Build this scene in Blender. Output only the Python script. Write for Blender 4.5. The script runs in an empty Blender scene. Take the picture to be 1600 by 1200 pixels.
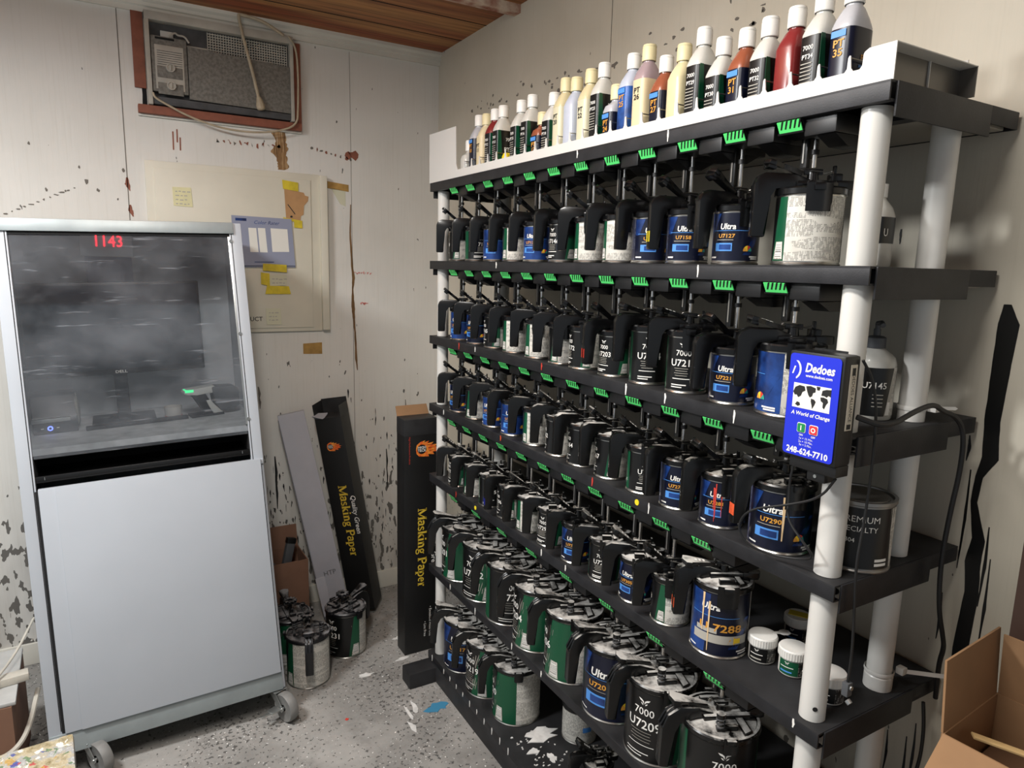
import bpy, bmesh, math, random
from mathutils import Vector, Matrix
R = math.radians
PI = math.pi
sc = bpy.context.scene
COL = sc.collection

# ------------------------------------------------------------------ camera
cam_d = bpy.data.cameras.new('camera')
cam_d.sensor_width = 36.0
cam_d.lens = 1070.9 / 1600 * 36
cam_d.clip_start = 0.02
cam = bpy.data.objects.new('camera', cam_d)
COL.objects.link(cam)
YAW, PITCH, ROLL = 0.5304657, 0.169252, 0.0249264
CAM = Vector((-1.40035, -3.13711, 1.62))
_f = Vector((math.sin(YAW) * math.cos(PITCH), math.cos(YAW) * math.cos(PITCH), -math.sin(PITCH)))
_r = Vector((math.cos(YAW), -math.sin(YAW), 0))
_u = _r.cross(_f)
_r2 = _r * math.cos(ROLL) + _u * math.sin(ROLL)
_u2 = _u * math.cos(ROLL) - _r * math.sin(ROLL)
m3 = Matrix((_r2, _u2, -_f)).transposed()
cam.matrix_world = Matrix.Translation(CAM) @ m3.to_4x4()
sc.camera = cam

# ------------------------------------------------------------------ world, lamps, exposure
w = bpy.data.worlds.new('world')
sc.world = w
w.use_nodes = True
w.node_tree.nodes['Background'].inputs[0].default_value = (0.86, 0.93, 1.0, 1)
w.node_tree.nodes['Background'].inputs[1].default_value = 0.22


def area(name, loc, target, sx, sy, power, col):
    d = bpy.data.lights.new(name, 'AREA')
    d.shape = 'RECTANGLE'
    d.size, d.size_y, d.energy, d.color = sx, sy, power, col
    o = bpy.data.objects.new(name, d)
    COL.objects.link(o)
    o.location = loc
    o.rotation_euler = (Vector(target) - Vector(loc)).to_track_quat('-Z', 'Y').to_euler()
    return o


area('ceiling_strip_light', (-2.3, -1.5, 2.5), (-2.2, -1.55, 0), 0.16, 0.5, 38, (0.98, 0.995, 1.0))
area('ceiling_strip_light', (-1.35, -2.3, 2.5), (-1.1, -2.35, 0), 1.0, 0.2, 22, (1.0, 0.975, 0.93))
area('ceiling_fill_uplight', (-1.4, -1.6, 2.36), (-1.4, -1.6, 3.0), 0.2, 1.0, 10, (1.0, 0.97, 0.92))  # added fill lamp facing up to brighten the ceiling, no fixture of its own
sc.view_settings.view_transform = 'Standard'
sc.view_settings.look = 'None'
sc.view_settings.gamma = 1
sc.view_settings.use_curve_mapping = False
sc.view_settings.exposure = 0.78
sc.cycles.use_denoising = True
sc.cycles.max_bounces = 8
sc.cycles.transparent_max_bounces = 10

# ------------------------------------------------------------------ materials
MATS = {}


def srgb(h):
    h = h.lstrip('#')
    out = []
    for i in (0, 2, 4):
        c = int(h[i:i + 2], 16) / 255
        out.append(c / 12.92 if c <= 0.04045 else ((c + 0.055) / 1.055) ** 2.4)
    return (*out, 1)


class NT:
    def __init__(s, name):
        s.m = bpy.data.materials.new(name)
        s.m.use_nodes = True
        s.t = s.m.node_tree
        s.b = s.t.nodes['Principled BSDF']
        MATS[name] = s.m

    def n(s, typ, **kw):
        nd = s.t.nodes.new(typ)
        for k, v in kw.items():
            if k in nd.inputs.keys():
                nd.inputs[k].default_value = v
            else:
                setattr(nd, k, v)
        return nd

    def l(s, a, b):
        s.t.links.new(a, b)

    def obj(s):
        return s.n('ShaderNodeTexCoord').outputs['Object']

    def noise(s, vec, scale, detail=3, rough=0.55):
        nd = s.n('ShaderNodeTexNoise')
        nd.inputs['Scale'].default_value = scale
        nd.inputs['Detail'].default_value = detail
        nd.inputs['Roughness'].default_value = rough
        if vec is not None:
            s.l(vec, nd.inputs['Vector'])
        return nd.outputs['Fac']

    def ramp(s, fac, stops):
        nd = s.n('ShaderNodeValToRGB')
        e = nd.color_ramp.elements
        while len(e) < len(stops):
            e.new(0.5)
        for el, (p, c) in zip(e, stops):
            el.position = p
            el.color = c if len(c) == 4 else (*c, 1)
        s.l(fac, nd.inputs[0])
        return nd.outputs[0]

    def mix(s, fac, a, b):
        nd = s.n('ShaderNodeMix', data_type='RGBA')
        for val, idx in ((fac, 0), (a, 6), (b, 7)):
            if hasattr(val, 'is_linked'):
                s.l(val, nd.inputs[idx])
            else:
                nd.inputs[idx].default_value = val
        return nd.outputs[2]

    def math(s, op, a, b=0.0, c=None):
        nd = s.n('ShaderNodeMath', operation=op)
        for i, v in enumerate((a, b, c)):
            if v is None:
                continue
            if hasattr(v, 'is_linked'):
                s.l(v, nd.inputs[i])
            else:
                nd.inputs[i].default_value = v
        return nd.outputs[0]

    def stretch(s, vec, sx, sy, sz):
        nd = s.n('ShaderNodeMapping')
        nd.inputs['Scale'].default_value = (sx, sy, sz)
        s.l(vec, nd.inputs['Vector'])
        return nd.outputs[0]

    def bump(s, h, strength=0.2, dist=0.01):
        nd = s.n('ShaderNodeBump')
        nd.inputs['Strength'].default_value = strength
        nd.inputs['Distance'].default_value = dist
        s.l(h, nd.inputs['Height'])
        s.l(nd.outputs[0], s.b.inputs['Normal'])

    def color(s, c):
        if hasattr(c, 'is_linked'):
            s.l(c, s.b.inputs['Base Color'])
        else:
            s.b.inputs['Base Color'].default_value = c


def pbr(name, hexc, rough=0.5, metal=0.0, var=0.0, scale=12, bump=0.0, bscale=60, var_hex=None, coat=0.0):
    t = NT(name)
    c = srgb(hexc)
    t.b.inputs['Roughness'].default_value = rough
    t.b.inputs['Metallic'].default_value = metal
    if coat:
        t.b.inputs['Coat Weight'].default_value = coat
    if var > 0:
        c2 = srgb(var_hex) if var_hex else tuple(max(0, x * (1 - var)) for x in c[:3]) + (1,)
        f = t.noise(t.obj(), scale, 4)
        t.color(t.ramp(f, [(0.35, c2), (0.65, c)]))
    else:
        t.color(c)
    if bump > 0:
        t.bump(t.noise(t.obj(), bscale, 3), bump, 0.004)
    return t.m


def emit(name, hexc, strength):
    t = NT(name)
    t.color(srgb(hexc))
    t.b.inputs['Emission Color'].default_value = srgb(hexc)
    t.b.inputs['Emission Strength'].default_value = strength
    return t.m


def wall_mat(name, basec, darkc, dirt_top, streak_axis):
    t = NT(name)
    o = t.obj()
    sep = t.n('ShaderNodeSeparateXYZ')
    t.l(o, sep.inputs[0])
    z = sep.outputs[2]
    mott = t.ramp(t.noise(o, 1.6, 5), [(0.3, srgb(darkc)), (0.7, srgb(basec))])
    grain = t.noise(t.stretch(o, 40, 40, 1.2), 3.0, 4)
    c = t.mix(t.math('MULTIPLY', t.ramp(grain, [(0.52, (0, 0, 0)), (0.75, (1, 1, 1))]), 0.13), mott, srgb('#a59c86'))
    # flecks of dark paint, denser near the floor where cans are poured
    low = t.math('SUBTRACT', 1.0, t.math('DIVIDE', z, dirt_top))
    low = t.math('MAXIMUM', low, 0.0)
    sp = t.noise(t.stretch(o, 1, 1, 0.42), 42, 2, 0.5)
    cl = t.noise(o, 3.2, 3)
    thr = t.math('ADD', t.math('MULTIPLY', low, 0.22), t.math('MULTIPLY', cl, 0.24))
    spk = t.math('GREATER_THAN', t.math('ADD', sp, thr), 0.865)
    c = t.mix(t.math('MULTIPLY', spk, 0.85), c, srgb('#2b2622'))
    sp2 = t.noise(t.stretch(o, 1, 1, 0.13), 30, 3, 0.6)
    spk2 = t.math('GREATER_THAN', t.math('ADD', sp2, t.math('MULTIPLY', low, 0.2)), 0.835)
    c = t.mix(t.math('MULTIPLY', spk2, 0.6), c, srgb('#4d4038'))
    grime = t.math('MULTIPLY', t.math('MULTIPLY', low, low), t.ramp(t.noise(t.stretch(o, 1, 1, 0.25), 6, 4), [(0.35, (0, 0, 0)), (0.7, (1, 1, 1))]))
    c = t.mix(t.math('MULTIPLY', grime, 0.9), c, srgb('#6f6960'))
    t.color(c)
    t.b.inputs['Roughness'].default_value = 0.62
    t.bump(t.math('ADD', grain, t.math('MULTIPLY', t.noise(o, 18, 3), 0.5)), 0.18, 0.003)
    return t.m


wall_mat('painted plywood', '#dcdad4', '#cdcac2', 1.25, 0)
wall_mat('painted plywood warm', '#d0c9b9', '#bcb4a2', 0.9, 1)

t = NT('concrete')
o_ = t.obj()
c = t.ramp(t.noise(o_, 3.0, 6, 0.62), [(0.3, srgb('#75736f')), (0.7, srgb('#a19e99'))])
c = t.mix(t.math('MULTIPLY', t.ramp(t.noise(o_, 9, 5, 0.7), [(0.5, (0, 0, 0)), (0.62, (1, 1, 1))]), 0.35), c, srgb('#66635f'))
den = t.noise(o_, 2.2, 2)
s1 = t.math('GREATER_THAN', t.math('ADD', t.noise(o_, 70, 2), t.math('MULTIPLY', den, 0.42)), 0.83)
c = t.mix(t.math('MULTIPLY', s1, 0.75), c, srgb('#2a2826'))
s2 = t.math('GREATER_THAN', t.math('ADD', t.noise(t.stretch(o_, 1.01, 1.03, 1), 95, 2), t.math('MULTIPLY', den, 0.2)), 0.795)
c = t.mix(t.math('MULTIPLY', s2, 0.9), c, srgb('#e4e2de'))
t.color(c)
t.b.inputs['Roughness'].default_value = 0.75
t.bump(t.noise(o_, 45, 4), 0.25, 0.004)

t = NT('ceiling boards')
o_ = t.obj()
g = t.noise(t.stretch(o_, 1.2, 26, 1), 2.2, 5, 0.6)
tone = t.noise(t.stretch(o_, 0.35, 3.2, 1), 2.0, 2)
c = t.mix(t.ramp(tone, [(0.4, (0, 0, 0)), (0.6, (1, 1, 1))]), srgb('#b07c4a'), srgb('#96502f'))
c = t.mix(t.math('MULTIPLY', t.ramp(g, [(0.42, (0, 0, 0)), (0.62, (1, 1, 1))]), 0.55), c, srgb('#4a2f1c'))
t.color(c)
t.b.inputs['Roughness'].default_value = 0.7

pbr('red brown joist', '#8f4d38', 0.7, var=0.5, scale=14, var_hex='#d8c8b4')
pbr('white trim paint', '#d6d3c8', 0.5, var=0.1, scale=4)
pbr('trim groove', '#8d887c', 0.8)
t = NT('bare wood')
o_ = t.obj()
t.color(t.ramp(t.noise(t.stretch(o_, 150, 150, 9), 1.0, 4, 0.7), [(0.36, srgb('#5e4128')), (0.5, srgb('#8d6a42')), (0.62, srgb('#b79a72')), (0.72, srgb('#d6d1c6'))]))
t.b.inputs['Roughness'].default_value = 0.8
pbr('brown primer', '#8d5440', 0.75, var=0.25, scale=20)
pbr('dark gap', '#0b0b0c', 0.9)
pbr('dark paint', '#0c0c0c', 0.35)
pbr('dried brown drip', '#7a5a35', 0.6, var=0.3, scale=20)
pbr('grey scuff', '#6c665e', 0.8)
pbr('red crayon', '#c77a72', 0.8)
pbr('blue spill', '#3b7ea0', 0.6)
pbr('white spill', '#dcdad6', 0.6, var=0.25, scale=30)

pbr('rack steel', '#27272a', 0.5, 0.3, var=0.35, scale=25, bump=0.06, bscale=400)
pbr('rack steel dusty', '#2e2e30', 0.6, 0.2, var=0.5, scale=9, var_hex='#1d1d1e')
pbr('rack underside', '#a09a8e', 0.35, 0.25, var=0.12, scale=10)
pbr('white pipe', '#d3d1cb', 0.32, var=0.06, scale=6)
pbr('tray white', '#d0cec9', 0.4)
pbr('steel tray inner', '#6f6b65', 0.35, 0.5)
pbr('black plastic', '#0b0b0c', 0.33, var=0.3, scale=30)
pbr('housing black', '#08080a', 0.42)
pbr('black rubber', '#111112', 0.55)
pbr('lime green', '#58e076', 0.45)
pbr('chrome', '#d9d6d2', 0.18, 1.0)
pbr('steel wire', '#b5b2ac', 0.3, 1.0)
pbr('tin', '#c9c6bf', 0.28, 1.0, var=0.12, scale=30)
pbr('tin dull', '#9c9a96', 0.42, 0.9, var=0.2, scale=20)
pbr('label black', '#0c0c0c', 0.34)
pbr('label navy', '#0b1026', 0.3, var=0.25, scale=18)
pbr('label royal', '#1f4284', 0.28, var=0.3, scale=22, var_hex='#101f48')
pbr('label green', '#0f4a30', 0.32)
pbr('label grey', '#a9a59b', 0.4)
pbr('ink white', '#e6e4de', 0.5)
pbr('ink orange', '#cf9236', 0.5)
pbr('ink sky', '#4a88cf', 0.45)
pbr('ink red', '#c43d30', 0.45)
pbr('ink teal', '#2f8f80', 0.45)
pbr('ink yellow', '#e8c32c', 0.45)
pbr('ink black', '#151515', 0.6)
pbr('ink grey', '#5b5b5b', 0.6)


def text_panel(name, paper, ink, lines, amt):
    t = NT(name)
    o = t.obj()
    sep = t.n('ShaderNodeSeparateXYZ')
    t.l(o, sep.inputs[0])
    row = t.math('FRACT', t.math('MULTIPLY', sep.outputs[2], lines))
    on = t.math('GREATER_THAN', row, 0.45)
    words = t.math('GREATER_THAN', t.noise(t.stretch(o, 1, 1, 0.35), 380, 2), 0.47)
    para = t.math('GREATER_THAN', t.noise(t.stretch(o, 0.15, 0.15, 1.0), 55, 1), 0.40)
    f = t.math('MULTIPLY', t.math('MULTIPLY', on, words), t.math('MULTIPLY', para, amt))
    c = t.mix(f, srgb(paper), srgb(ink))
    c = t.mix(t.math('MULTIPLY', t.ramp(t.noise(o, 16, 3), [(0.5, (0, 0, 0)), (0.8, (1, 1, 1))]), 0.3), c, srgb('#8e877a'))
    t.color(c)
    t.b.inputs['Roughness'].default_value = 0.4
    return t.m


text_panel('label info', '#cfccc3', '#4d4b47', 420, 0.75)
text_panel('label dark print', '#191918', '#b9b6ae', 300, 0.6)
text_panel('label navy print', '#1a2244', '#a8aec4', 300, 0.4)
text_panel('label clear print', '#b9b8b4', '#35332f', 300, 0.85)


def barcode_mat():
    t = NT('barcode')
    o = t.obj()
    sep = t.n('ShaderNodeSeparateXYZ')
    t.l(o, sep.inputs[0])
    row = t.noise(t.stretch(o, 0.001, 0.001, 1), 900, 0)
    t.color(t.mix(t.math('GREATER_THAN', row, 0.5), srgb('#e2e0da'), srgb('#6a6863')))


barcode_mat()


def dusty(name, base, dust, lo, hi, rough=0.36, amt=0.9):
    """black plastic carrying dried overspray on whatever faces up"""
    t = NT(name)
    g = t.n('ShaderNodeNewGeometry')
    sep = t.n('ShaderNodeSeparateXYZ')
    t.l(g.outputs['Normal'], sep.inputs[0])
    up = t.math('MAXIMUM', sep.outputs[2], 0.0)
    nz = t.noise(g.outputs['Position'], 26, 5, 0.6)
    f = t.ramp(t.math('MULTIPLY', up, nz), [(lo, (0, 0, 0)), (hi, (1, 1, 1))])
    t.color(t.mix(t.math('MULTIPLY', f, amt), srgb(base), srgb(dust)))
    r = t.math('ADD', t.math('MULTIPLY', f, 0.45), rough)
    t.l(r, t.b.inputs['Roughness'])
    return t.m


dusty('lid clean', '#09090a', '#5a5752', 0.58, 0.95, rough=0.24)
dusty('lid spotted', '#0a0a0a', '#a9a59d', 0.46, 0.66, rough=0.26)
dusty('lid dusty', '#0b0b0b', '#c4c1bb', 0.33, 0.56, rough=0.26)
dusty('lid floor', '#0f0f12', '#807f80', 0.38, 0.60)

pbr('cabinet white', '#a9aeb4', 0.38, var=0.05, scale=3)
pbr('cabinet zinc', '#9aa2a3', 0.42, 0.35, var=0.2, scale=8)
pbr('cabinet inside', '#c6c9cc', 0.6, var=0.25, scale=5)
pbr('worktop', '#d2d4d6', 0.6, var=0.35, scale=14, var_hex='#a9abac')
pbr('screen black', '#1d2026', 0.22)
pbr('bezel', '#17181b', 0.4)
pbr('grey plastic', '#4a4c4f', 0.5)
pbr('pale plastic', '#c4c5bf', 0.45)
pbr('cloth grey', '#8c8a80', 0.85, var=0.3, scale=80)
pbr('wheel grey', '#7d7c79', 0.6, var=0.2, scale=30)
pbr('zinc bright', '#b9bbb9', 0.3, 0.9)
pbr('cardboard', '#7b5a47', 0.85, var=0.15, scale=10)
pbr('cardboard bright', '#94714f', 0.85, var=0.14, scale=8)
pbr('cardboard inside', '#6e5139', 0.9, var=0.12, scale=8)
pbr('box black', '#141414', 0.5, var=0.3, scale=8)
pbr('box black worn', '#2a2a2b', 0.55, var=0.5, scale=14)
pbr('box white', '#a9a9b0', 0.65, var=0.12, scale=6)
pbr('box white edge', '#6b6b70', 0.7)
pbr('gold print', '#d9b93c', 0.5)
pbr('flame orange', '#e0551f', 0.5, var=0.4, scale=60, var_hex='#f0a040')
pbr('flame dark', '#8a2f14', 0.5)
pbr('ac grey', '#7b7870', 0.7, var=0.25, scale=90, var_hex='#625e57', bump=0.25, bscale=250)
pbr('ac frame', '#b9b4a8', 0.6, var=0.25, scale=10)
pbr('ac dark', '#4c4c4d', 0.7, var=0.4, scale=20)
pbr('old cord', '#b5a68c', 0.6, var=0.2, scale=30)
pbr('panel cream', '#d3cebd', 0.5, var=0.08, scale=5)
pbr('yellow tape', '#d3bd2a', 0.6, var=0.25, scale=30)
pbr('old tape', '#b08a48', 0.65, var=0.3, scale=30)
pbr('note paper', '#d8d2a6', 0.8, var=0.06, scale=30)
pbr('note paper faded', '#c9c7ae', 0.8)
pbr('card grey', '#8a8fa3', 0.6)
pbr('card white', '#dfddd4', 0.6)
pbr('kraft', '#b38a5e', 0.85, var=0.1, scale=30)
pbr('bluebox', '#1f2fc4', 0.35)
pbr('box shell', '#0c0c0d', 0.42)
pbr('button green', '#128048', 0.4)
pbr('button red', '#cf3138', 0.4)
pbr('sticker', '#cfc6b4', 0.6)
pbr('orange sticker', '#d9552b', 0.6)
pbr('peach sticker', '#d8b98e', 0.6)
pbr('yellow dot', '#e3cb20', 0.6)
pbr('jar clear', '#bdbab3', 0.25)
pbr('lid white', '#dcdad4', 0.4, var=0.08, scale=40)
pbr('stick wood', '#cfae78', 0.7, var=0.15, scale=30)
pbr('bucket plastic', '#a9a9a6', 0.6, var=0.2, scale=10)
pbr('door casing', '#5c463c', 0.6, var=0.3, scale=6)
emit('led red', '#ff2030', 1.6)
emit('led blue', '#5a6cff', 2.5)
emit('led green', '#39e08a', 0.7)

t = NT('paint blobs')
o_ = t.obj()
base = t.ramp(t.noise(o_, 26, 5, 0.7), [(0.3, srgb('#6f6340')), (0.48, srgb('#a89c80')), (0.6, srgb('#8f9090')), (0.72, srgb('#cfccc2'))])
for sc_, hx_, th_ in ((21, '#a8323a', .66), (24, '#2c3f86', .67), (28, '#a8843a', .62), (33, '#d8d5cc', .60), (38, '#4f6b45', .64)):
    base = t.mix(t.math('MULTIPLY', t.math('GREATER_THAN', t.noise(o_, sc_, 3), th_), 0.85), base, srgb(hx_))
t.color(base)
t.bump(t.noise(o_, 60, 4), 0.6, 0.01)
t.b.inputs['Roughness'].default_value = 0.45

# window pane of the cabinet: clear acrylic with a bloom of dust
t = NT('dusty acrylic')
out = t.t.nodes['Material Output']
tr = t.n('ShaderNodeBsdfTransparent')
tr.inputs[0].default_value = (0.95, 0.96, 0.97, 1)
gl = t.n('ShaderNodeBsdfGlossy')
gl.inputs['Roughness'].default_value = 0.04
df = t.n('ShaderNodeBsdfDiffuse')
df.inputs['Color'].default_value = (0.55, 0.58, 0.63, 1)
fr = t.n('ShaderNodeFresnel')
fr.inputs['IOR'].default_value = 1.5
o_ = t.obj()
dn = t.ramp(t.noise(t.stretch(o_, 1, 1, 1.4), 3.0, 5, 0.6), [(0.36, (0.015, 0.015, 0.015)), (0.76, (0.15, 0.15, 0.15))])
sc1 = t.ramp(t.noise(t.stretch(o_, 3, 1, 30), 2.2, 3, 0.7), [(0.62, (0, 0, 0)), (0.72, (0.16, 0.16, 0.16))])
dsum = t.math('ADD', dn, sc1)
m1 = t.n('ShaderNodeMixShader')
t.l(dsum, m1.inputs[0])
t.l(tr.outputs[0], m1.inputs[1])
t.l(df.outputs[0], m1.inputs[2])
m2 = t.n('ShaderNodeMixShader')
t.l(t.math('MULTIPLY', fr.outputs[0], 1.2), m2.inputs[0])
t.l(m1.outputs[0], m2.inputs[1])
t.l(gl.outputs[0], m2.inputs[2])
t.l(m2.outputs[0], out.inputs['Surface'])

# bottle plastics (the liquid shows through)
for nm, hx in dict(clear='#c9c7bf', navy='#b4b4b8', cream='#d8caa6', red='#7d2a2a', yellow='#d9b66a', orange='#8f5038',
                   mauve='#a38f92', blue='#3569b4', pearl='#b9bfcc', ivory='#d3c79f').items():
    pbr('bottle ' + nm, hx, 0.25, var=0.12, scale=20, coat=0.2)
pbr('cap white', '#e2e0da', 0.4)
pbr('cap cream', '#d9cda2', 0.45)
pbr('label cream', '#d3c29c', 0.4)
pbr('label ivory', '#d0c9ac', 0.35)
pbr('label blue', '#2a5fb0', 0.35, var=0.4, scale=20, var_hex='#182a55')


# ------------------------------------------------------------------ mesh building
class MB:
    def __init__(s):
        s.v, s.f, s.mi, s.mats = [], [], [], []

    def mat(s, name):
        if name not in s.mats:
            s.mats.append(name)
        return s.mats.index(name)

    def add(s, verts, faces, mat, M=None):
        b = len(s.v)
        s.v += [(M @ Vector(p)) if M is not None else Vector(p) for p in verts]
        k = s.mat(mat)
        for f in faces:
            s.f.append([b + i for i in f])
            s.mi.append(k)
        return s

    def addbm(s, bm, mat, M=None):
        bm.verts.index_update()
        s.add([v.co.copy() for v in bm.verts], [[v.index for v in f.verts] for f in bm.faces], mat, M)
        bm.free()
        return s

    def hexa(s, p, mat, bev=0.0):
        """8 points: bottom ring (4, ccw from above) then top ring"""
        F = [(3, 2, 1, 0), (4, 5, 6, 7), (0, 1, 5, 4), (1, 2, 6, 5), (2, 3, 7, 6), (3, 0, 4, 7)]
        if bev <= 0:
            return s.add(p, F, mat)
        bm = bmesh.new()
        vs = [bm.verts.new(q) for q in p]
        for f in F:
            bm.faces.new([vs[i] for i in f])
        bmesh.ops.bevel(bm, geom=list(bm.edges), offset=bev, segments=2, profile=0.6, affect='EDGES', clamp_overlap=True)
        return s.addbm(bm, mat)

    def box(s, lo, hi, mat, bev=0.0, M=None):
        x0, y0, z0 = lo
        x1, y1, z1 = hi
        p = [(x0, y0, z0), (x1, y0, z0), (x1, y1, z0), (x0, y1, z0), (x0, y0, z1), (x1, y0, z1), (x1, y1, z1), (x0, y1, z1)]
        if M is not None:
            p = [M @ Vector(q) for q in p]
        return s.hexa(p, mat, bev)

    def lathe(s, prof, n, mat, M=None, cap=(False, False), a0=0.0, a1=2 * PI):
        vs, fs = [], []
        full = abs(a1 - a0 - 2 * PI) < 1e-6
        cnt = n if full else n + 1
        for r, z in prof:
            for i in range(cnt):
                a = a0 + (a1 - a0) * i / n
                vs.append((r * math.cos(a), r * math.sin(a), z))
        for j in range(len(prof) - 1):
            for i in range(n):
                k = (i + 1) % cnt
                fs.append((j * cnt + i, j * cnt + k, (j + 1) * cnt + k, (j + 1) * cnt + i))
        if cap[0]:
            fs.append(list(range(cnt))[::-1])
        if cap[1]:
            fs.append([(len(prof) - 1) * cnt + i for i in range(cnt)])
        return s.add(vs, fs, mat, M)

    def cyl(s, p0, p1, r0, mat, r1=None, n=12, caps=True):
        p0, p1 = Vector(p0), Vector(p1)
        d = p1 - p0
        M = Matrix.Translation(p0) @ d.to_track_quat('Z', 'Y').to_matrix().to_4x4()
        return s.lathe([(r0, 0), (r0 if r1 is None else r1, d.length)], n, mat, M, (caps, caps))

    def tube(s, pts, r, mat, n=8, smooth=0, caps=True):
        pts = [Vector(p) for p in pts]
        for _ in range(smooth):
            q = [pts[0]]
            for a, b in zip(pts[:-1], pts[1:]):
                q += [a * 0.75 + b * 0.25, a * 0.25 + b * 0.75]
            pts = q + [pts[-1]]
        vs, fs = [], []
        nrm = None
        for i, p in enumerate(pts):
            d = (pts[min(i + 1, len(pts) - 1)] - pts[max(i - 1, 0)]).normalized()
            if nrm is None:
                nrm = d.orthogonal().normalized()
            nrm = (nrm - d * nrm.dot(d)).normalized()
            bn = d.cross(nrm)
            rr = r[i] if isinstance(r, list) else r
            for k in range(n):
                a = 2 * PI * k / n
                vs.append(p + (nrm * math.cos(a) + bn * math.sin(a)) * rr)
        for j in range(len(pts) - 1):
            for i in range(n):
                k = (i + 1) % n
                fs.append((j * n + i, j * n + k, (j + 1) * n + k, (j + 1) * n + i))
        if caps:
            fs.append(list(range(n))[::-1])
            fs.append([(len(pts) - 1) * n + i for i in range(n)])
        return s.add(vs, fs, mat)

    def prism(s, poly, h, mat, M=None, bev=0.0, h0=0.0):
        """polygon in local XY (ccw), thickness along +Z from h0 to h"""
        n = len(poly)
        vs = [(x, y, h0) for x, y in poly] + [(x, y, h) for x, y in poly]
        fs = [list(range(n))[::-1], [n + i for i in range(n)]] + [(i, (i + 1) % n, n + (i + 1) % n, n + i) for i in range(n)]
        if bev > 0:
            bm = bmesh.new()
            bv = [bm.verts.new(q) for q in vs]
            for f in fs:
                bm.faces.new([bv[i] for i in f])
            bmesh.ops.bevel(bm, geom=list(bm.edges), offset=bev, segments=2, profile=0.6, affect='EDGES', clamp_overlap=True)
            return s.addbm(bm, mat, M)
        return s.add(vs, fs, mat, M)

    def cseg(s, r, a0b, a1b, a0t, a1t, z0, z1, mat, step=R(7), M=None):
        """patch of a cylinder, its bottom and top edges may span different angles"""
        n = max(1, int(math.ceil(max(abs(a1b - a0b), abs(a1t - a0t)) / step)))
        vs, fs = [], []
        for z, a0, a1 in ((z0, a0b, a1b), ((z0 + z1) / 2, (a0b + a0t) / 2, (a1b + a1t) / 2), (z1, a0t, a1t)):
            for i in range(n + 1):
                a = a0 + (a1 - a0) * i / n
                vs.append((r * math.cos(a), r * math.sin(a), z))
        m = n + 1
        for j in (0, 1):
            for i in range(n):
                fs.append((j * m + i, j * m + i + 1, (j + 1) * m + i + 1, (j + 1) * m + i))
        return s.add(vs, fs, mat, M)

    def text(s, string, size, mat, M=None, wrap=None, bold=0.0, align='CENTER', sx=1.0, shear=0.0):
        vs, fs = glyphs(string, bold, align, shear)
        out = []
        for x, y in vs:
            x, y = x * size * sx, y * size
            if wrap:
                r, a, z = wrap
                out.append((r * math.cos(a + x / r), r * math.sin(a + x / r), z + y))
            else:
                out.append((x, y, 0))
        return s.add(out, fs, mat, M)

    def mesh(s, name, smooth=35):
        me = bpy.data.meshes.new(name)
        me.from_pydata([tuple(v) for v in s.v], [], s.f)
        for m in s.mats:
            me.materials.append(MATS[m])
        me.polygons.foreach_set('material_index', s.mi)
        if smooth:
            me.polygons.foreach_set('use_smooth', [True] * len(me.polygons))
            me.set_sharp_from_angle(angle=R(smooth))
        me.update()
        return me

    def obj(s, name, parent=None, loc=None, rotz=0.0, smooth=35):
        return put(name, s.mesh(name, smooth), parent, loc, rotz)


def put(name, me, parent=None, loc=None, rotz=0.0):
    o = bpy.data.objects.new(name, me)
    COL.objects.link(o)
    if parent is not None:
        o.parent = parent
    if loc is not None:
        o.location = loc
    if rotz:
        o.rotation_euler = (0, 0, rotz)
    return o


_G = {}


def glyphs(string, bold, align, shear=0.0):
    key = (string, bold, align, shear)
    if key not in _G:
        cu = bpy.data.curves.new('lettering', 'FONT')
        cu.body = string
        cu.size = 1.0
        cu.align_x = align
        cu.offset = bold
        cu.shear = shear
        cu.resolution_u = 2
        ob = bpy.data.objects.new('lettering', cu)
        COL.objects.link(ob)
        dg = bpy.context.evaluated_depsgraph_get()
        me = bpy.data.meshes.new_from_object(ob.evaluated_get(dg))
        _G[key] = ([(v.co.x, v.co.y) for v in me.vertices], [tuple(p.vertices) for p in me.polygons])
        bpy.data.objects.remove(ob)
        bpy.data.curves.remove(cu)
        bpy.data.meshes.remove(me)
    return _G[key]


def tag(o, label, cat, group=None, kind=None):
    o['label'] = label
    o['category'] = cat
    if group:
        o['group'] = group
    if kind:
        o['kind'] = kind
    return o


def empty(name, loc=(0, 0, 0), rot=(0, 0, 0)):
    o = bpy.data.objects.new(name, None)
    COL.objects.link(o)
    o.empty_display_size = 0.05
    o.location = loc
    o.rotation_euler = rot
    return o


def thing(name, label, cat, loc=(0, 0, 0), rot=(0, 0, 0), group=None):
    return tag(empty(name, loc, rot), label, cat, group)


def struct(o):
    o['kind'] = 'structure'
    return o


def face_M(origin, xdir, ydir):
    """plane frame: local x,y -> given directions, local z -> outward normal"""
    x = Vector(xdir).normalized()
    y = Vector(ydir).normalized()
    z = x.cross(y).normalized()
    M = Matrix((x, y, z)).transposed().to_4x4()
    return Matrix.Translation(Vector(origin)) @ M


rnd = random.Random(7)


def blob(n, rx, ry, jit, rg=rnd):
    return [(rx * math.cos(2 * PI * i / n) * rg.uniform(1 - jit, 1 + jit), ry * math.sin(2 * PI * i / n) * rg.uniform(1 - jit, 1 + jit)) for i in range(n)]


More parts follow.
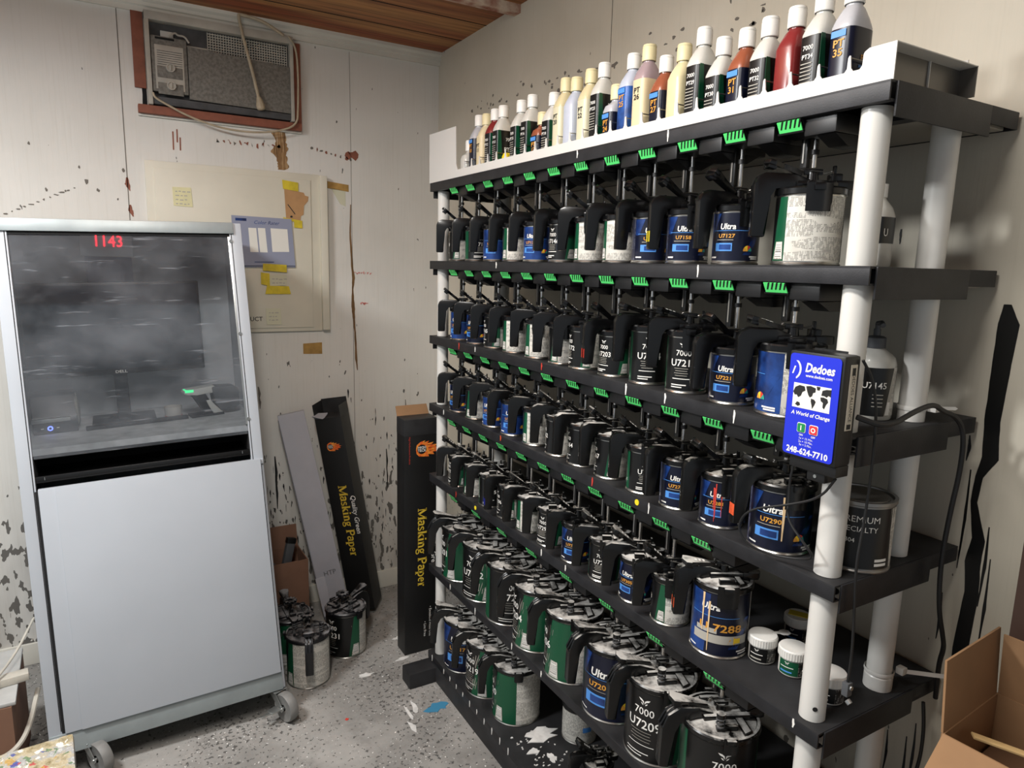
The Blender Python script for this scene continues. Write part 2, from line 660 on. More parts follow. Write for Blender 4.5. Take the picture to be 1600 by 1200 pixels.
#SECTION room
# ------------------------------------------------------------------ room
CZ = 2.59
mb = MB()
mb.box((-3.6, -5.0, -0.06), (0.12, 0.12, -0.0008), 'concrete')
floor = struct(mb.obj('floor'))
mb = MB()
mb.box((-3.6, 0.0, -0.06), (0.12, 0.12, CZ + 0.06), 'painted plywood')
wall_b = struct(mb.obj('wall_back'))
mb = MB()
mb.box((0.0, -5.0, -0.06), (0.12, 0.0, CZ + 0.06), 'painted plywood warm')
wall_r = struct(mb.obj('wall_right'))
mb = MB()
mb.box((-3.6, -5.0, CZ), (0.0, 0.0, CZ + 0.05), 'ceiling boards')
ceil = struct(mb.obj('ceiling'))
mb = MB()
mb.box((-3.6, -0.745, CZ - 0.03), (0.0, -0.70, CZ), 'red brown joist')
mb.obj('ceiling_joist', ceil)
for yb in (-0.24, -0.47):
    mb = MB()
    mb.box((-3.6, yb - 0.002, CZ - 0.0015), (0.0, yb + 0.002, CZ + 0.001), 'dark gap')
    mb.obj('board_seam', ceil)
# crown moulding: a stepped profile swept along each wall
prof = [(0, 0), (0.014, 0), (0.014, 0.018), (0.022, 0.022), (0.022, 0.034), (0.034, 0.042), (0.034, 0.055), (0, 0.055)]
mb = MB()
mb.prism(prof, 3.6, 'white trim paint', face_M((-3.6, 0, CZ - 0.055), (0, -1, 0), (0, 0, 1)) @ Matrix.Scale(-1, 4, (0, 0, 1)))
struct(mb.obj('trim_1', smooth=0))
mb = MB()
mb.prism(prof, 5.0, 'white trim paint', face_M((0, 0, CZ - 0.055), (-1, 0, 0), (0, 0, 1)) @ Matrix.Rotation(0, 4, 'Z'))
struct(mb.obj('trim_2', smooth=0))
mb = MB()
mb.box((-2.9, -0.012, 0.0), (-0.0, 0.0, 0.09), 'white trim paint', 0.003)
struct(mb.obj('baseboard_back'))
# dark wooden casing where the right wall ends beside the shelving
mb = MB()
mb.box((-0.02, -2.80, 0.0), (0.0, -2.60, 1.32), 'door casing', 0.003)
struct(mb.obj('trim_3'))


def flat_mark(name, wall, poly, mat, origin, xdir, ydir=(0, 0, 1), th=0.0012):
    m = MB()
    m.prism(poly, th, mat, face_M(origin, xdir, ydir), h0=-0.0004)
    return m.obj(name, wall, smooth=0)


BX = (1, 0, 0)


def stroke(pts, wid, jit=0.35, rg=rnd):
    """ragged vertical smear given as (x, z, width) centre points from top to bottom"""
    fine = []
    k = 5
    for (x0, z0, w0), (x1, z1, w1) in zip(pts[:-1], pts[1:]):
        for i in range(k):
            t_ = i / k
            fine.append((x0 + (x1 - x0) * t_, z0 + (z1 - z0) * t_, w0 + (w1 - w0) * t_))
    fine.append(pts[-1])
    l_, r_, jl, jr = [], [], 1.0, 1.0
    for x, z, w_ in fine:
        jl = 0.6 * jl + 0.4 * rg.uniform(1 - jit * 1.6, 1 + jit * 1.6)
        jr = 0.6 * jr + 0.4 * rg.uniform(1 - jit * 1.6, 1 + jit * 1.6)
        l_.append((x - w_ * wid * .5 * jl, z))
        r_.append((x + w_ * wid * .5 * jr, z))
    return l_ + r_[::-1]


# back wall marks (x along the wall, z up)
def bmark(name, poly, mat):
    # face of the wall looks toward -y
    return flat_mark(name, wall_b, poly, mat, (0, 0, 0), (1, 0, 0), (0, 0, 1))


bmark('bare_patch', stroke([(-0.737, 2.17, 1.3), (-0.733, 2.12, 1.1), (-0.735, 2.08, 1.25), (-0.728, 2.045, 0.9), (-0.722, 2.02, 1.0), (-0.73, 2.005, 0.5)], 0.052), 'bare wood')
bmark('panel_seam', [(-1.3155, 0.9), (-1.3125, 0.9), (-1.3125, 2.54), (-1.3155, 2.54)], 'grey scuff')
bmark('panel_seam', [(-0.4275, 0.3), (-0.4255, 0.3), (-0.4275, 2.53), (-0.4285, 2.53)], 'grey scuff')
for i in range(9):
    x = -0.60 + 0.021 * i + rnd.uniform(-.004, .004)
    bmark('chipped_spot', [(x + a, 2.108 - 0.004 * i + b) for a, b in blob(7, rnd.uniform(.003, .008), rnd.uniform(.004, .010), .4)], 'brown primer' if i % 2 else 'grey scuff')
bmark('chipped_spot', [(-0.415 + a, 2.095 + b) for a, b in blob(10, .022, .016, .5)], 'brown primer')
bmark('chipped_spot', [(-0.44 + a, 2.09 + b) for a, b in blob(8, .012, .02, .4)], 'brown primer')
for i in range(12):
    x = -0.98 + 0.022 * i
    bmark('chipped_spot', [(x + a, 2.098 + rnd.uniform(-.01, .01) + b) for a, b in blob(6, rnd.uniform(.002, .008), rnd.uniform(.003, .008), .5)], 'brown primer' if i % 3 else 'grey scuff')
for x, z, h in ((-1.145, 2.08, .07), (-1.13, 2.10, .05), (-1.12, 2.07, .05)):
    bmark('scratch', [(x - .003, z - h / 2), (x + .002, z - h / 2), (x + .003, z + h / 2), (x - .002, z + h / 2)], 'brown primer')
for x, z, s_ in ((-1.62, 2.02, .006), (-1.58, 1.86, .007), (-1.47, 1.95, .005), (-1.45, 1.90, .01), (-1.415, 1.87, .008), (-1.35, 1.84, .005), (-1.52, 1.86, .004), (-1.325, 1.95, .008)):
    bmark('chipped_spot', [(x + a, z + b) for a, b in blob(7, s_ * .7, s_, .4)], 'grey scuff')
for x, z, h in ((-1.315, 1.90, .05), (-1.31, 1.80, .045)):
    bmark('chipped_spot', stroke([(x, z + h / 2, .3), (x, z, 1), (x + .008, z - h / 2, .2)], .018), 'brown primer')
for i in range(14):
    x = -1.75 + 0.02 * i
    bmark('scratch', [(x + a, 1.745 + .0098 * i + b) for a, b in blob(6, rnd.uniform(.003, .011), rnd.uniform(.002, .004), .5)], 'grey scuff')
# brown run of old glue down the seam right of the electrical panel
bmark('brown_drip', stroke([(-0.432, 1.88, .3), (-0.436, 1.75, .6), (-0.430, 1.62, .7), (-0.424, 1.55, 1.0), (-0.428, 1.50, .6), (-0.428, 1.42, 1.6), (-0.424, 1.36, 1.0), (-0.419, 1.30, .6), (-0.415, 1.18, .9), (-0.410, 1.12, .3)], .012), 'dried brown drip')
bmark('tape_strip', [(-0.545, 1.975), (-0.44, 1.965), (-0.44, 1.935), (-0.545, 1.945)], 'old tape')
bmark('tape_strip', [(-0.52, 1.945), (-0.455, 1.937), (-0.455, 1.87), (-0.48, 1.88)], 'note paper faded')
bmark('label_residue', [(-0.66, 1.255), (-0.575, 1.258), (-0.575, 1.205), (-0.66, 1.208)], 'old tape')
for i in range(8):
    bmark('crayon_mark', [(-0.42 + .011 * i + a, 1.575 + rnd.uniform(-.006, .006) + b) for a, b in blob(6, .006, .004, .6)], 'red crayon')
for i in range(4):
    bmark('crayon_mark', [(-0.39 + .01 * i + a, 1.435 + rnd.uniform(-.005, .005) + b) for a, b in blob(6, .006, .005, .6)], 'red crayon')
rg = random.Random(3)
for i in range(190):
    x, z = rg.uniform(-0.95, -0.03), abs(rg.gauss(0, .42)) + .12
    if z > 1.2:
        continue
    h, ww = rg.uniform(.008, .045), rg.uniform(.002, .007)
    bmark('paint_drip', stroke([(x, z + h / 2, .3), (x, z + h * .2, 1), (x + rg.uniform(-.004, .004), z - h / 2, .25)], ww), 'dark paint')
for x, z, h, ww in ((-0.80, .62, .25, .022), (-0.17, .86, .2, .012), (-0.20, .70, .16, .016), (-0.27, .62, .2, .014), (-0.86, 1.02, .10, .02)):
    bmark('paint_drip', stroke([(x, z + h / 2, .3), (x + .004, z + h * .2, .7), (x + .002, z, .4), (x + .005, z - h * .2, .6), (x + .004, z - h / 2, .15)], ww * .8, .2), 'grey scuff' if z > .8 else 'dark paint')


# right wall marks: local x runs toward the camera (-y)
def rmark(name, poly, mat):
    return flat_mark(name, wall_r, poly, mat, (0, 0, 0), (0, -1, 0), (0, 0, 1))


rmark('paint_drip', stroke([(2.512, 1.575, .5), (2.518, 1.54, 1.4), (2.516, 1.45, 1.2), (2.514, 1.36, 1.05), (2.520, 1.29, 1.1), (2.506, 1.25, .55), (2.503, 1.20, .45),
                              (2.520, 1.13, .9), (2.516, 1.08, 1.1), (2.522, 1.02, 1.0), (2.516, 0.90, 1.1), (2.520, 0.80, 1.1), (2.518, 0.70, .7), (2.516, .6, .2)], .025, .06), 'dark paint')
for y, z, h in ((2.49, 1.16, .2), (2.535, 1.08, .16), (2.545, 1.0, .2), (2.47, .95, .1), (2.48, 1.3, .05), (2.455, .62, .16), (2.44, .56, .2), (2.47, .50, .14), (2.40, .6, .1)):
    rmark('paint_drip', stroke([(y, z + h / 2, .3), (y + .002, z, 1), (y, z - h / 2, .2)], .006), 'dark paint')
rg = random.Random(11)
for i in range(70):
    y = rg.uniform(0.25, 2.3)
    z = 2.29 - 0.035 * (y - .3) + rg.gauss(0, .018)
    rmark('chipped_spot', [(y + a, z + b) for a, b in blob(6, rg.uniform(.002, .010), rg.uniform(.002, .007), .5, rg)], 'grey scuff')
for y, z, h in ((2.19, 1.77, .045), (2.24, 1.775, .05), (2.255, 1.74, .04), (2.12, 1.76, .03), (2.3, 1.70, .03), (2.36, 1.22, .03)):
    rmark('paint_drip', stroke([(y, z + h / 2, .6), (y, z, 1), (y, z - h / 2, .3)], .005), 'dark paint')
rmark('panel_seam', [(1.306, 0.3), (1.308, 0.3), (1.308, 2.53), (1.306, 2.53)], 'grey scuff')


# floor marks
def fmark(name, poly, mat):
    return flat_mark(name, floor, poly, mat, (0, 0, -.0008), (1, 0, 0), (0, 1, 0), .0015)


fmark('blue_spill', [(-0.447 + a, -1.02 + b) for a, b in blob(14, .040, .022, .45)], 'blue spill')
for x, y, sx_, sy_ in ((-0.62, -0.70, .03, .012), (-0.52, -.98, .012, .03), (-.40, -.5, .02, .012), (-.44, -.66, .03, .008), (-.55, -1.0, .006, .05), (-.57, -1.08, .01, .03)):
    fmark('white_spill', [(x + a, y + b) for a, b in blob(12, sx_, sy_, .5)], 'white spill')
fmark('red_spot', [(-0.76 + a, -0.93 + b) for a, b in blob(8, .006, .006, .3)], 'ink red')

#SECTION rack
# ------------------------------------------------------------------ mixing rack
ZS = [1.907, 1.635, 1.364, 1.109, 0.835, 0.468, 0.100]
XF, XB, YL, YR = -0.388, -0.012, -0.80, -2.49
rack = thing('mixing_rack', 'tall black steel paint mixing rack with white pipe posts along the right wall', 'shelving rack', (-0.2, -1.645, 0))
RO = Vector(rack.location)


def rp(o):
    o.parent = rack
    o.location = o.location - RO
    return o


for i, z in enumerate(ZS):
    mb = MB()
    m_top = 'rack steel' if i < 2 else 'rack steel dusty'
    mb.box((XF, YR, z - 0.004), (XB, YL, z - .0008), m_top)
    mb.box((XF - 0.0, YR, z - 0.030), (XF + 0.004, YL, z - 0.0035), 'rack steel', 0.0012)
    mb.box((XF + 0.004, YR, z - 0.030), (XF + 0.016, YL, z - 0.027), 'rack steel')
    mb.box((XB - 0.004, YR, z - 0.030), (XB, YL, z - 0.0035), 'rack steel')
    mb.box((XF, YL - 0.004, z - 0.030), (XB, YL, z - 0.0035), 'rack steel')
    # underside pan with stiffening folds
    mb.box((XF + 0.13, YR + 0.01, z - 0.032), (XB - 0.02, YL - 0.01, z - 0.022), 'rack underside', 0.002)
    mb.box((XF + 0.10, YR + 0.01, z - 0.040), (XF + 0.13, YL - 0.01, z - 0.006), 'rack steel')
    rp(mb.obj('shelf'))
    mb = MB()
    zz = z - 0.052
    for y, s_ in ((YR, -1), (YL, 1)):
        mb2 = MB()
        mb2.box((XF + 0.014, min(y, y + s_ * .004), zz), (-0.105, max(y, y + s_ * .004), z - 0.001), 'rack steel', 0.0015)
        mb2.box((-.106, min(y, y + s_ * .0025), z - .030), (XB, max(y, y + s_ * .0025), z - .0005), 'rack steel', 0.001)
        rp(mb2.obj('end_plate'))
# chips and paint drips on the shelf lips
for i, pts in {2: [(-1.05, 'ink red'), (-1.17, 'ink white'), (-1.57, 'ink red'), (-1.93, 'ink white'), (-2.06, 'ink white'), (-2.25, 'ink white')],
               3: [(-0.93, 'ink white'), (-1.35, 'orange sticker'), (-1.82, 'ink red'), (-1.99, 'yellow dot'), (-2.03, 'ink white')],
               0: [(-1.70, 'ink white'), (-2.02, 'ink white')], 1: [(-1.3, 'ink white'), (-2.13, 'ink white')],
               4: [(-1.04, 'ink red'), (-1.19, 'yellow dot'), (-1.6, 'ink white'), (-1.72, 'ink white'), (-2.44, 'ink white')],
               5: [(-1.0, 'ink white'), (-1.2, 'ink white'), (-1.45, 'ink white'), (-1.62, 'ink white')],
               6: [(-.84, 'ink white')] + [(-.95 - .055 * k, 'ink white') for k in range(10)]}.items():
    for y, m_ in pts:
        mb = MB()
        if m_ == 'yellow dot':
            mb.cyl((XF - .0012, y, ZS[i] - .013), (XF + .001, y, ZS[i] - .013), .007, m_, n=12)
        else:
            mb.prism(stroke([(0, .0, .5), (.001, -.008, 1), (0, -.016 - rnd.uniform(0, .01), .4)], .005), .0012, m_,
                     face_M((XF, y, ZS[i] - .002), (0, -1, 0), (0, 0, 1)), h0=-.0005)
        rp(mb.obj('paint_chip', smooth=0))
for x, y, sx_, sy_ in ((-.265, -1.445, .055, .030), (-.325, -1.50, .02, .012), (-.29, -1.55, .012, .02)):
    mb = MB()
    mb.prism([(x + a, y + b) for a, b in blob(14, sx_, sy_, .45)], ZS[6] + .0015, 'white spill', h0=ZS[6] - .001)
    rp(mb.obj('white_spill', smooth=0))
for k in range(60):
    mb = MB() if k == 0 else mb
    x, y = rnd.uniform(-.36, -.225), rnd.uniform(-1.66, -1.41)
    mb.prism([(x + a, y + b) for a, b in blob(6, rnd.uniform(.0015, .005), rnd.uniform(.0015, .004), .4)], ZS[6] + .001, 'white spill', h0=ZS[6] - .001)
rp(mb.obj('white_spatter', smooth=0))['kind'] = 'stuff'
# feet under the ends and a toe block
mb = MB()
mb.box((-0.497, -0.875, 0.0), (-0.330, -0.795, 0.062), 'rack steel dusty', 0.004)
rp(mb.obj('foot'))
mb = MB()
mb.box((XF, YR, 0.0), (XF + 0.03, YL, ZS[6] - 0.030), 'rack steel dusty', 0.003)
rp(mb.obj('base_rail'))
mb = MB()
mb.box((XB - 0.04, YR, 0.0), (XB, YL, ZS[6] - 0.030), 'rack steel dusty', 0.003)
rp(mb.obj('base_rail'))
# white pipe posts: four runs, cut between shelves
PR = 0.0225
for px, py in ((-0.352, -0.838), (-0.352, -2.450), (-0.158, -2.452), (-0.10, -0.838)):
    for i in range(6):
        z0, z1 = ZS[i + 1], ZS[i] - 0.0305
        mb = MB()
        r = PR if px > -.3 or py < -1 else PR * .92
        prof = [(r, z0), (r, z1)]
        mb.lathe(prof, 28, 'white pipe', Matrix.Translation((px, py, 0)))
        post = rp(mb.obj('post'))
        if py < -1 and i in (3, 4):
            mb = MB()
            mb.lathe([(0.0001, 0), (.0045, 0)], 10, 'dark gap', face_M((px - r * .72 - .0004, py - r * .70 - .0004, z0 + .026), (.707, -.707, 0), (0, 0, 1)))
            h_ = mb.obj('pin_hole', post)
    mb = MB()
    mb.lathe([(PR + .003, ZS[4]), (PR + .003, ZS[4] + .026), (PR, ZS[4] + .03)], 24, 'white pipe', Matrix.Translation((px, py, 0)))
    if px > -.3:
        rp(mb.obj('pipe_collar'))
# cable tie clamped on the rear post, its tail sticking out
mb = MB()
mb.lathe([(PR + .0035, ZS[4] + .030), (PR + .0045, ZS[4] + .034), (PR + .0035, ZS[4] + .038)], 20, 'white pipe', Matrix.Translation((-.158, -2.452, 0)))
mb.box((-.135, -2.485, ZS[4] + .030), (-.12, -2.470, ZS[4] + .044), 'white pipe', .002)
mb.prism([(0, -.004), (.085, -.004), (.095, 0), (.085, .004), (0, .004)], .0015, 'white pipe', face_M((-.128, -2.478, ZS[4] + .036), (.75, -.55, -.05), (0.0, 0.2, 1)))
tag(mb.obj('cable_tie'), 'white plastic cable tie around the rear rack post above the fourth can shelf, tail out', 'cable tie', 'cable ties on the rear post')
mb = MB()
mb.lathe([(PR + .0015, 1.384), (PR + .0025, 1.388), (PR + .0015, 1.392)], 20, 'white pipe', Matrix.Translation((-.158, -2.452, 0)))
mb.box((-.150, -2.490, 1.383), (-.130, -2.474, 1.395), 'white pipe', .002)
mb.prism([(0, -.003), (.035, -.003), (.04, 0), (.035, .003), (0, .003)], .0015, 'white pipe', face_M((-.134, -2.48, 1.389), (.85, -.5, .0), (0.0, 0.2, 1)))
tag(mb.obj('cable_tie'), 'short white plastic cable tie holding the black cord to the rear post', 'cable tie', 'cable ties on the rear post')

# paddle drives hanging below the shelf lips
hb = MB()
hb.box((-.376 - XF, -.082, -.060), (-.25 - XF, -.022, -.0285), 'housing black', .004)
hb.prism([(.012, -.061), (.045, -.077), (.085, -.077), (.12, -.059)], .020, 'housing black', face_M((0, -.062, 0), (1, 0, 0), (0, 0, 1)), h0=-.014)
hb.prism([(.004, -.0285), (.05, -.0285), (.05, -.056), (.018, -.048)], .046, 'housing black', face_M((0, .024, 0), (1, 0, 0), (0, 0, 1)), h0=0)
HOUS = hb.mesh('paddle_drive')
gb = MB()
Mg = face_M((.012, .026, -.0475), (0, -1, 0), (-.5, 0, .866))
gb.prism([(0, 0), (.046, 0), (.046, .019), (0, .019)], .0018, 'lime green', Mg)
for k in range(5):
    x = .004 + k * .0088
    gb.prism([(x, .006), (x + .003, .006), (x + .0098, .0192), (x + .0062, .0192)], .0022, 'housing black', Mg, h0=.001)
gb.prism([(-.003, -.003), (.048, -.003), (.048, 0), (-.003, 0)], .003, 'housing black', Mg, h0=-.003)
GREEN = gb.mesh('arrow_label', 0)


def rod_meshes(drop, tag_):
    a = MB()
    a.box((.050, .015, -drop + .001), (.060, .029, -.030), 'black plastic', .002)
    a.box((.0485, .0205, -drop + .010), (.050, .0235, -.032), 'steel wire')
    b = MB()
    b.cyl((.051, 0, -drop), (.051, 0, -.030), .0042, 'chrome', n=12)
    b.cyl((.051, 0, -.082), (.051, 0, -.074), .007, 'housing black', n=12)
    return a.mesh('fork_bar'), b.mesh('drive_rod')


#SECTION lids
# ------------------------------------------------------------------ mixing lids
LIDC = {}


def handle_profile(r, s, big):
    g = .034 * s
    if big:
        return [(-r * .25, .010), (-r * .25, .022), (-r * .75, .034), (-(r + .012), .036), (-(r + .040), .018), (-(r + .052), -.012),
                (-(r + .054), -.105), (-(r + .030), -.108), (-(r + .028), -.022), (-(r + .016), .002), (-(r - .01), .012), (-r * .7, .012)]
    return [(-r * .1, .008), (-r * .1, .022), (-r * .55, .031), (-(r + .026), .033), (-(r + .040), .026), (-(r + .045), .014),
            (-(r + .045), -.078), (-(r + .020), -.078), (-(r + .020), -.006), (-(r + .011), .009), (-(r - .008), .012), (-r * .55, .010)]


def lid_meshes(r, big, dust):
    key = (r, big, dust)
    if key in LIDC:
        return LIDC[key]
    m = dust
    out = {}
    a = MB()
    # plate with gripping rim and sloped dome
    a.lathe([(r + .0035, -.007), (r + .0045, -.006), (r + .0045, .003), (r + .002, .006), (r - .004, .0065), (r - .006, .003), (r * .55, .008), (r * .25, .011), (.0001, .011)], 36, m)
    a.lathe([(r + .0005, -.007), (r + .0035, -.007)], 36, m)
    # bridge over the stirring shaft
    a.box((-r * .55, -r * .28, .006), (r * .72, r * .28, .019), m, .004)
    a.cyl((0, 0, .015), (0, 0, .034), .011, m, .009, n=14)
    a.box((-.016, -.004, .030), (.016, .004, .040), m, .0015)
    a.prism([(r * .3, -r * .9), (r * .5, -r * .8), (r * .5, r * .8), (r * .3, r * .9)], .013, m, h0=.004, bev=.002)
    for sg in (-1, 1):
        a.box((-r * .35, sg * r * .62 - .005, .005), (r * .2, sg * r * .62 + .005, .017), m, .002)
    out['mixing_lid'] = a.mesh('mixing_lid')
    # handle
    h = MB()
    wd = .015 if big else .0105
    P = handle_profile(r, 1, big)
    P = P[::-1]
    h.prism(P, wd, m, face_M((0, 0, 0), (1, 0, 0), (0, 0, 1)), bev=.005 if big else .0045, h0=-wd)
    if big:
        for k in (-.006, .006):
            h.tube([(-(r - .02), k, .034), (-(r + .012), k, .0385), (-(r + .038), k, .022), (-(r + .053), k, -.008)], .0028, 'black plastic', 6, 1)
    else:
        h.box((-(r + .0447), -.008, -.036), (-(r + .035), .008, -.034), 'grey plastic')
    out['handle'] = h.mesh('handle')
    # thumb lever kicking up and back
    l = MB()
    Ml = Matrix.Translation((-r * .50, 0, .030)) @ Matrix.Rotation(R(-14 if big else (-38 if r == .043 else (-6 if r == .058 else -17))), 4, 'Y').inverted() @ Matrix.Rotation(PI, 4, 'Z')
    L = .056 if not big else .075
    l.prism([(-.008, -.008), (L * .5, -.010), (L * .8, -.019), (L, -.019), (L + .006, 0), (L, .019), (L * .8, .019), (L * .5, .010), (-.008, .008)], .0085, m, Ml, bev=.0022)
    l.box((L * .72, -.017, -.006), (L * .98, .017, .002), m, .002, M=Ml)
    for k in range(3):
        l.box((L * .25 + k * .008, -.004, .008), (L * .25 + k * .008 + .004, .004, .0092), 'ink white' if not big else m, M=Ml)
    out['thumb_lever'] = l.mesh('thumb_lever')
    # pouring spout with its sliding cover
    p = MB()
    p.prism([(r * .62, -.018), (r + .012, -.013), (r + .020, 0), (r + .012, .013), (r * .62, .018)], .020, m, h0=.004, bev=.003)
    p.box((r * .50, -.012, .018), (r * .85, .012, .032), m, .003)
    p.box((r * .60, -.004, .030), (r * .70, .004, .046), m, .0015)
    out['spout_cover'] = p.mesh('spout_cover')
    # hanging clamps each side
    for sg in (-1, 1):
        c_ = MB()
        ww = .34 if not big else .17
        hh = .036 if not big else .026
        a0 = sg * PI / 2 + (-.12 if sg < 0 else -.1)
        c_.cseg(r + .007, a0 - ww, a0 + ww, a0 - ww, a0 + ww, -hh * .6, .010, m)
        c_.cseg(r + .0068, a0 - ww * .8, a0 + ww * .8, a0 - ww, a0 + ww, -hh, -hh * .6, m)
        c_.cseg(r + .0045, a0 + ww, a0 - ww, a0 + ww, a0 - ww, -hh, .010, m)
        c_.box((r + .004, -.010, -.002), (r + .012, .010, .010), m, .002, M=Matrix.Rotation(a0, 4, 'Z'))
        out['clamp', sg] = c_.mesh('clamp')
    # wire return spring
    s_ = MB()
    coil = [(-r * .25 + .0045 * math.cos(q * PI / 4), .006 + .0012 * q / 2, .036 + .0045 * math.sin(q * PI / 4)) for q in range(18)]
    s_.tube(coil, .0009, 'steel wire', 5)
    s_.tube([coil[-1], (0.0, .014, .034), (r * .45, .013, .034), (r * .65, .006, .038)], .0009, 'steel wire', 5)
    s_.tube([coil[0], (-r * .1, -.012, .036), (r * .45, -.012, .033)], .0009, 'steel wire', 5)
    out['return_spring'] = s_.mesh('return_spring')
    if big:
        for sg, (kx, ky) in enumerate(((-.25, -.62), (.28, .60))):
            q = MB()
            x, y = kx * r, ky * r
            q.cyl((x, y, .004), (x, y, .040), .004, 'tin dull', n=10)
            q.tube([(x + .0085 * math.cos(t_ * PI / 5), y + .0085 * math.sin(t_ * PI / 5), .010 + .0009 * t_) for t_ in range(30)], .0021, 'ac dark', 5)
            q.cyl((x, y, .036), (x, y, .046), .0095, m, n=14)
            out['spring_knob', sg] = q.mesh('spring_knob')
    LIDC[key] = out
    return out


def add_lid(parent, r, h, big, dust, ang, full=True):
    ms = lid_meshes(r, big, dust)
    lid = put('mixing_lid', ms['mixing_lid'], parent, (0, 0, h), ang)
    for k, me in ms.items():
        if k == 'mixing_lid':
            continue
        put(k if isinstance(k, str) else k[0], me, lid)
    return lid


#SECTION cans
# ------------------------------------------------------------------ cans
SIZES = {'pint': (.043, .106), 'tall': (.0425, .128), 'quart': (.056, .126), 'wide': (.058, .150), 'gallon': (.0815, .192)}
TIN = {}


def tin_mesh(sz):
    if sz not in TIN:
        r, h = SIZES[sz]
        a = MB()
        a.lathe([(.0001, .002), (r - .004, .002), (r - .002, 0), (r + .0012, 0), (r + .0018, .0025), (r, .005), (r, h - .008), (r + .0015, h - .006), (r + .0015, h - .001), (r, h), (r - .006, h), (r - .008, h - .004), (.0001, h - .004)], 40, 'tin')
        TIN[sz] = a.mesh('can_body')
    return TIN[sz]


def bird(mb, wrap, s, mat):
    """small winged emblem, built as two swept wings and a body wrapped on the can"""
    r, a, z = wrap

    def w_(poly):
        mb.add([(r * math.cos(a + x * s / r), r * math.sin(a + x * s / r), z + y * s) for x, y in poly], [list(range(len(poly)))], mat)
    for sg in (1, -1):
        p = [(.06, -.35), (.30, .02), (.75, .22), (1.0, .55), (.45, .42), (.10, .15)]
        p = [(x * sg, y) for x, y in p]
        w_(p if sg > 0 else p[::-1])
        q = [(.12, -.55), (.34, -.22), (.60, -.12), (.40, -.42)]
        q = [(x * sg, y) for x, y in q]
        w_(q if sg > 0 else q[::-1])


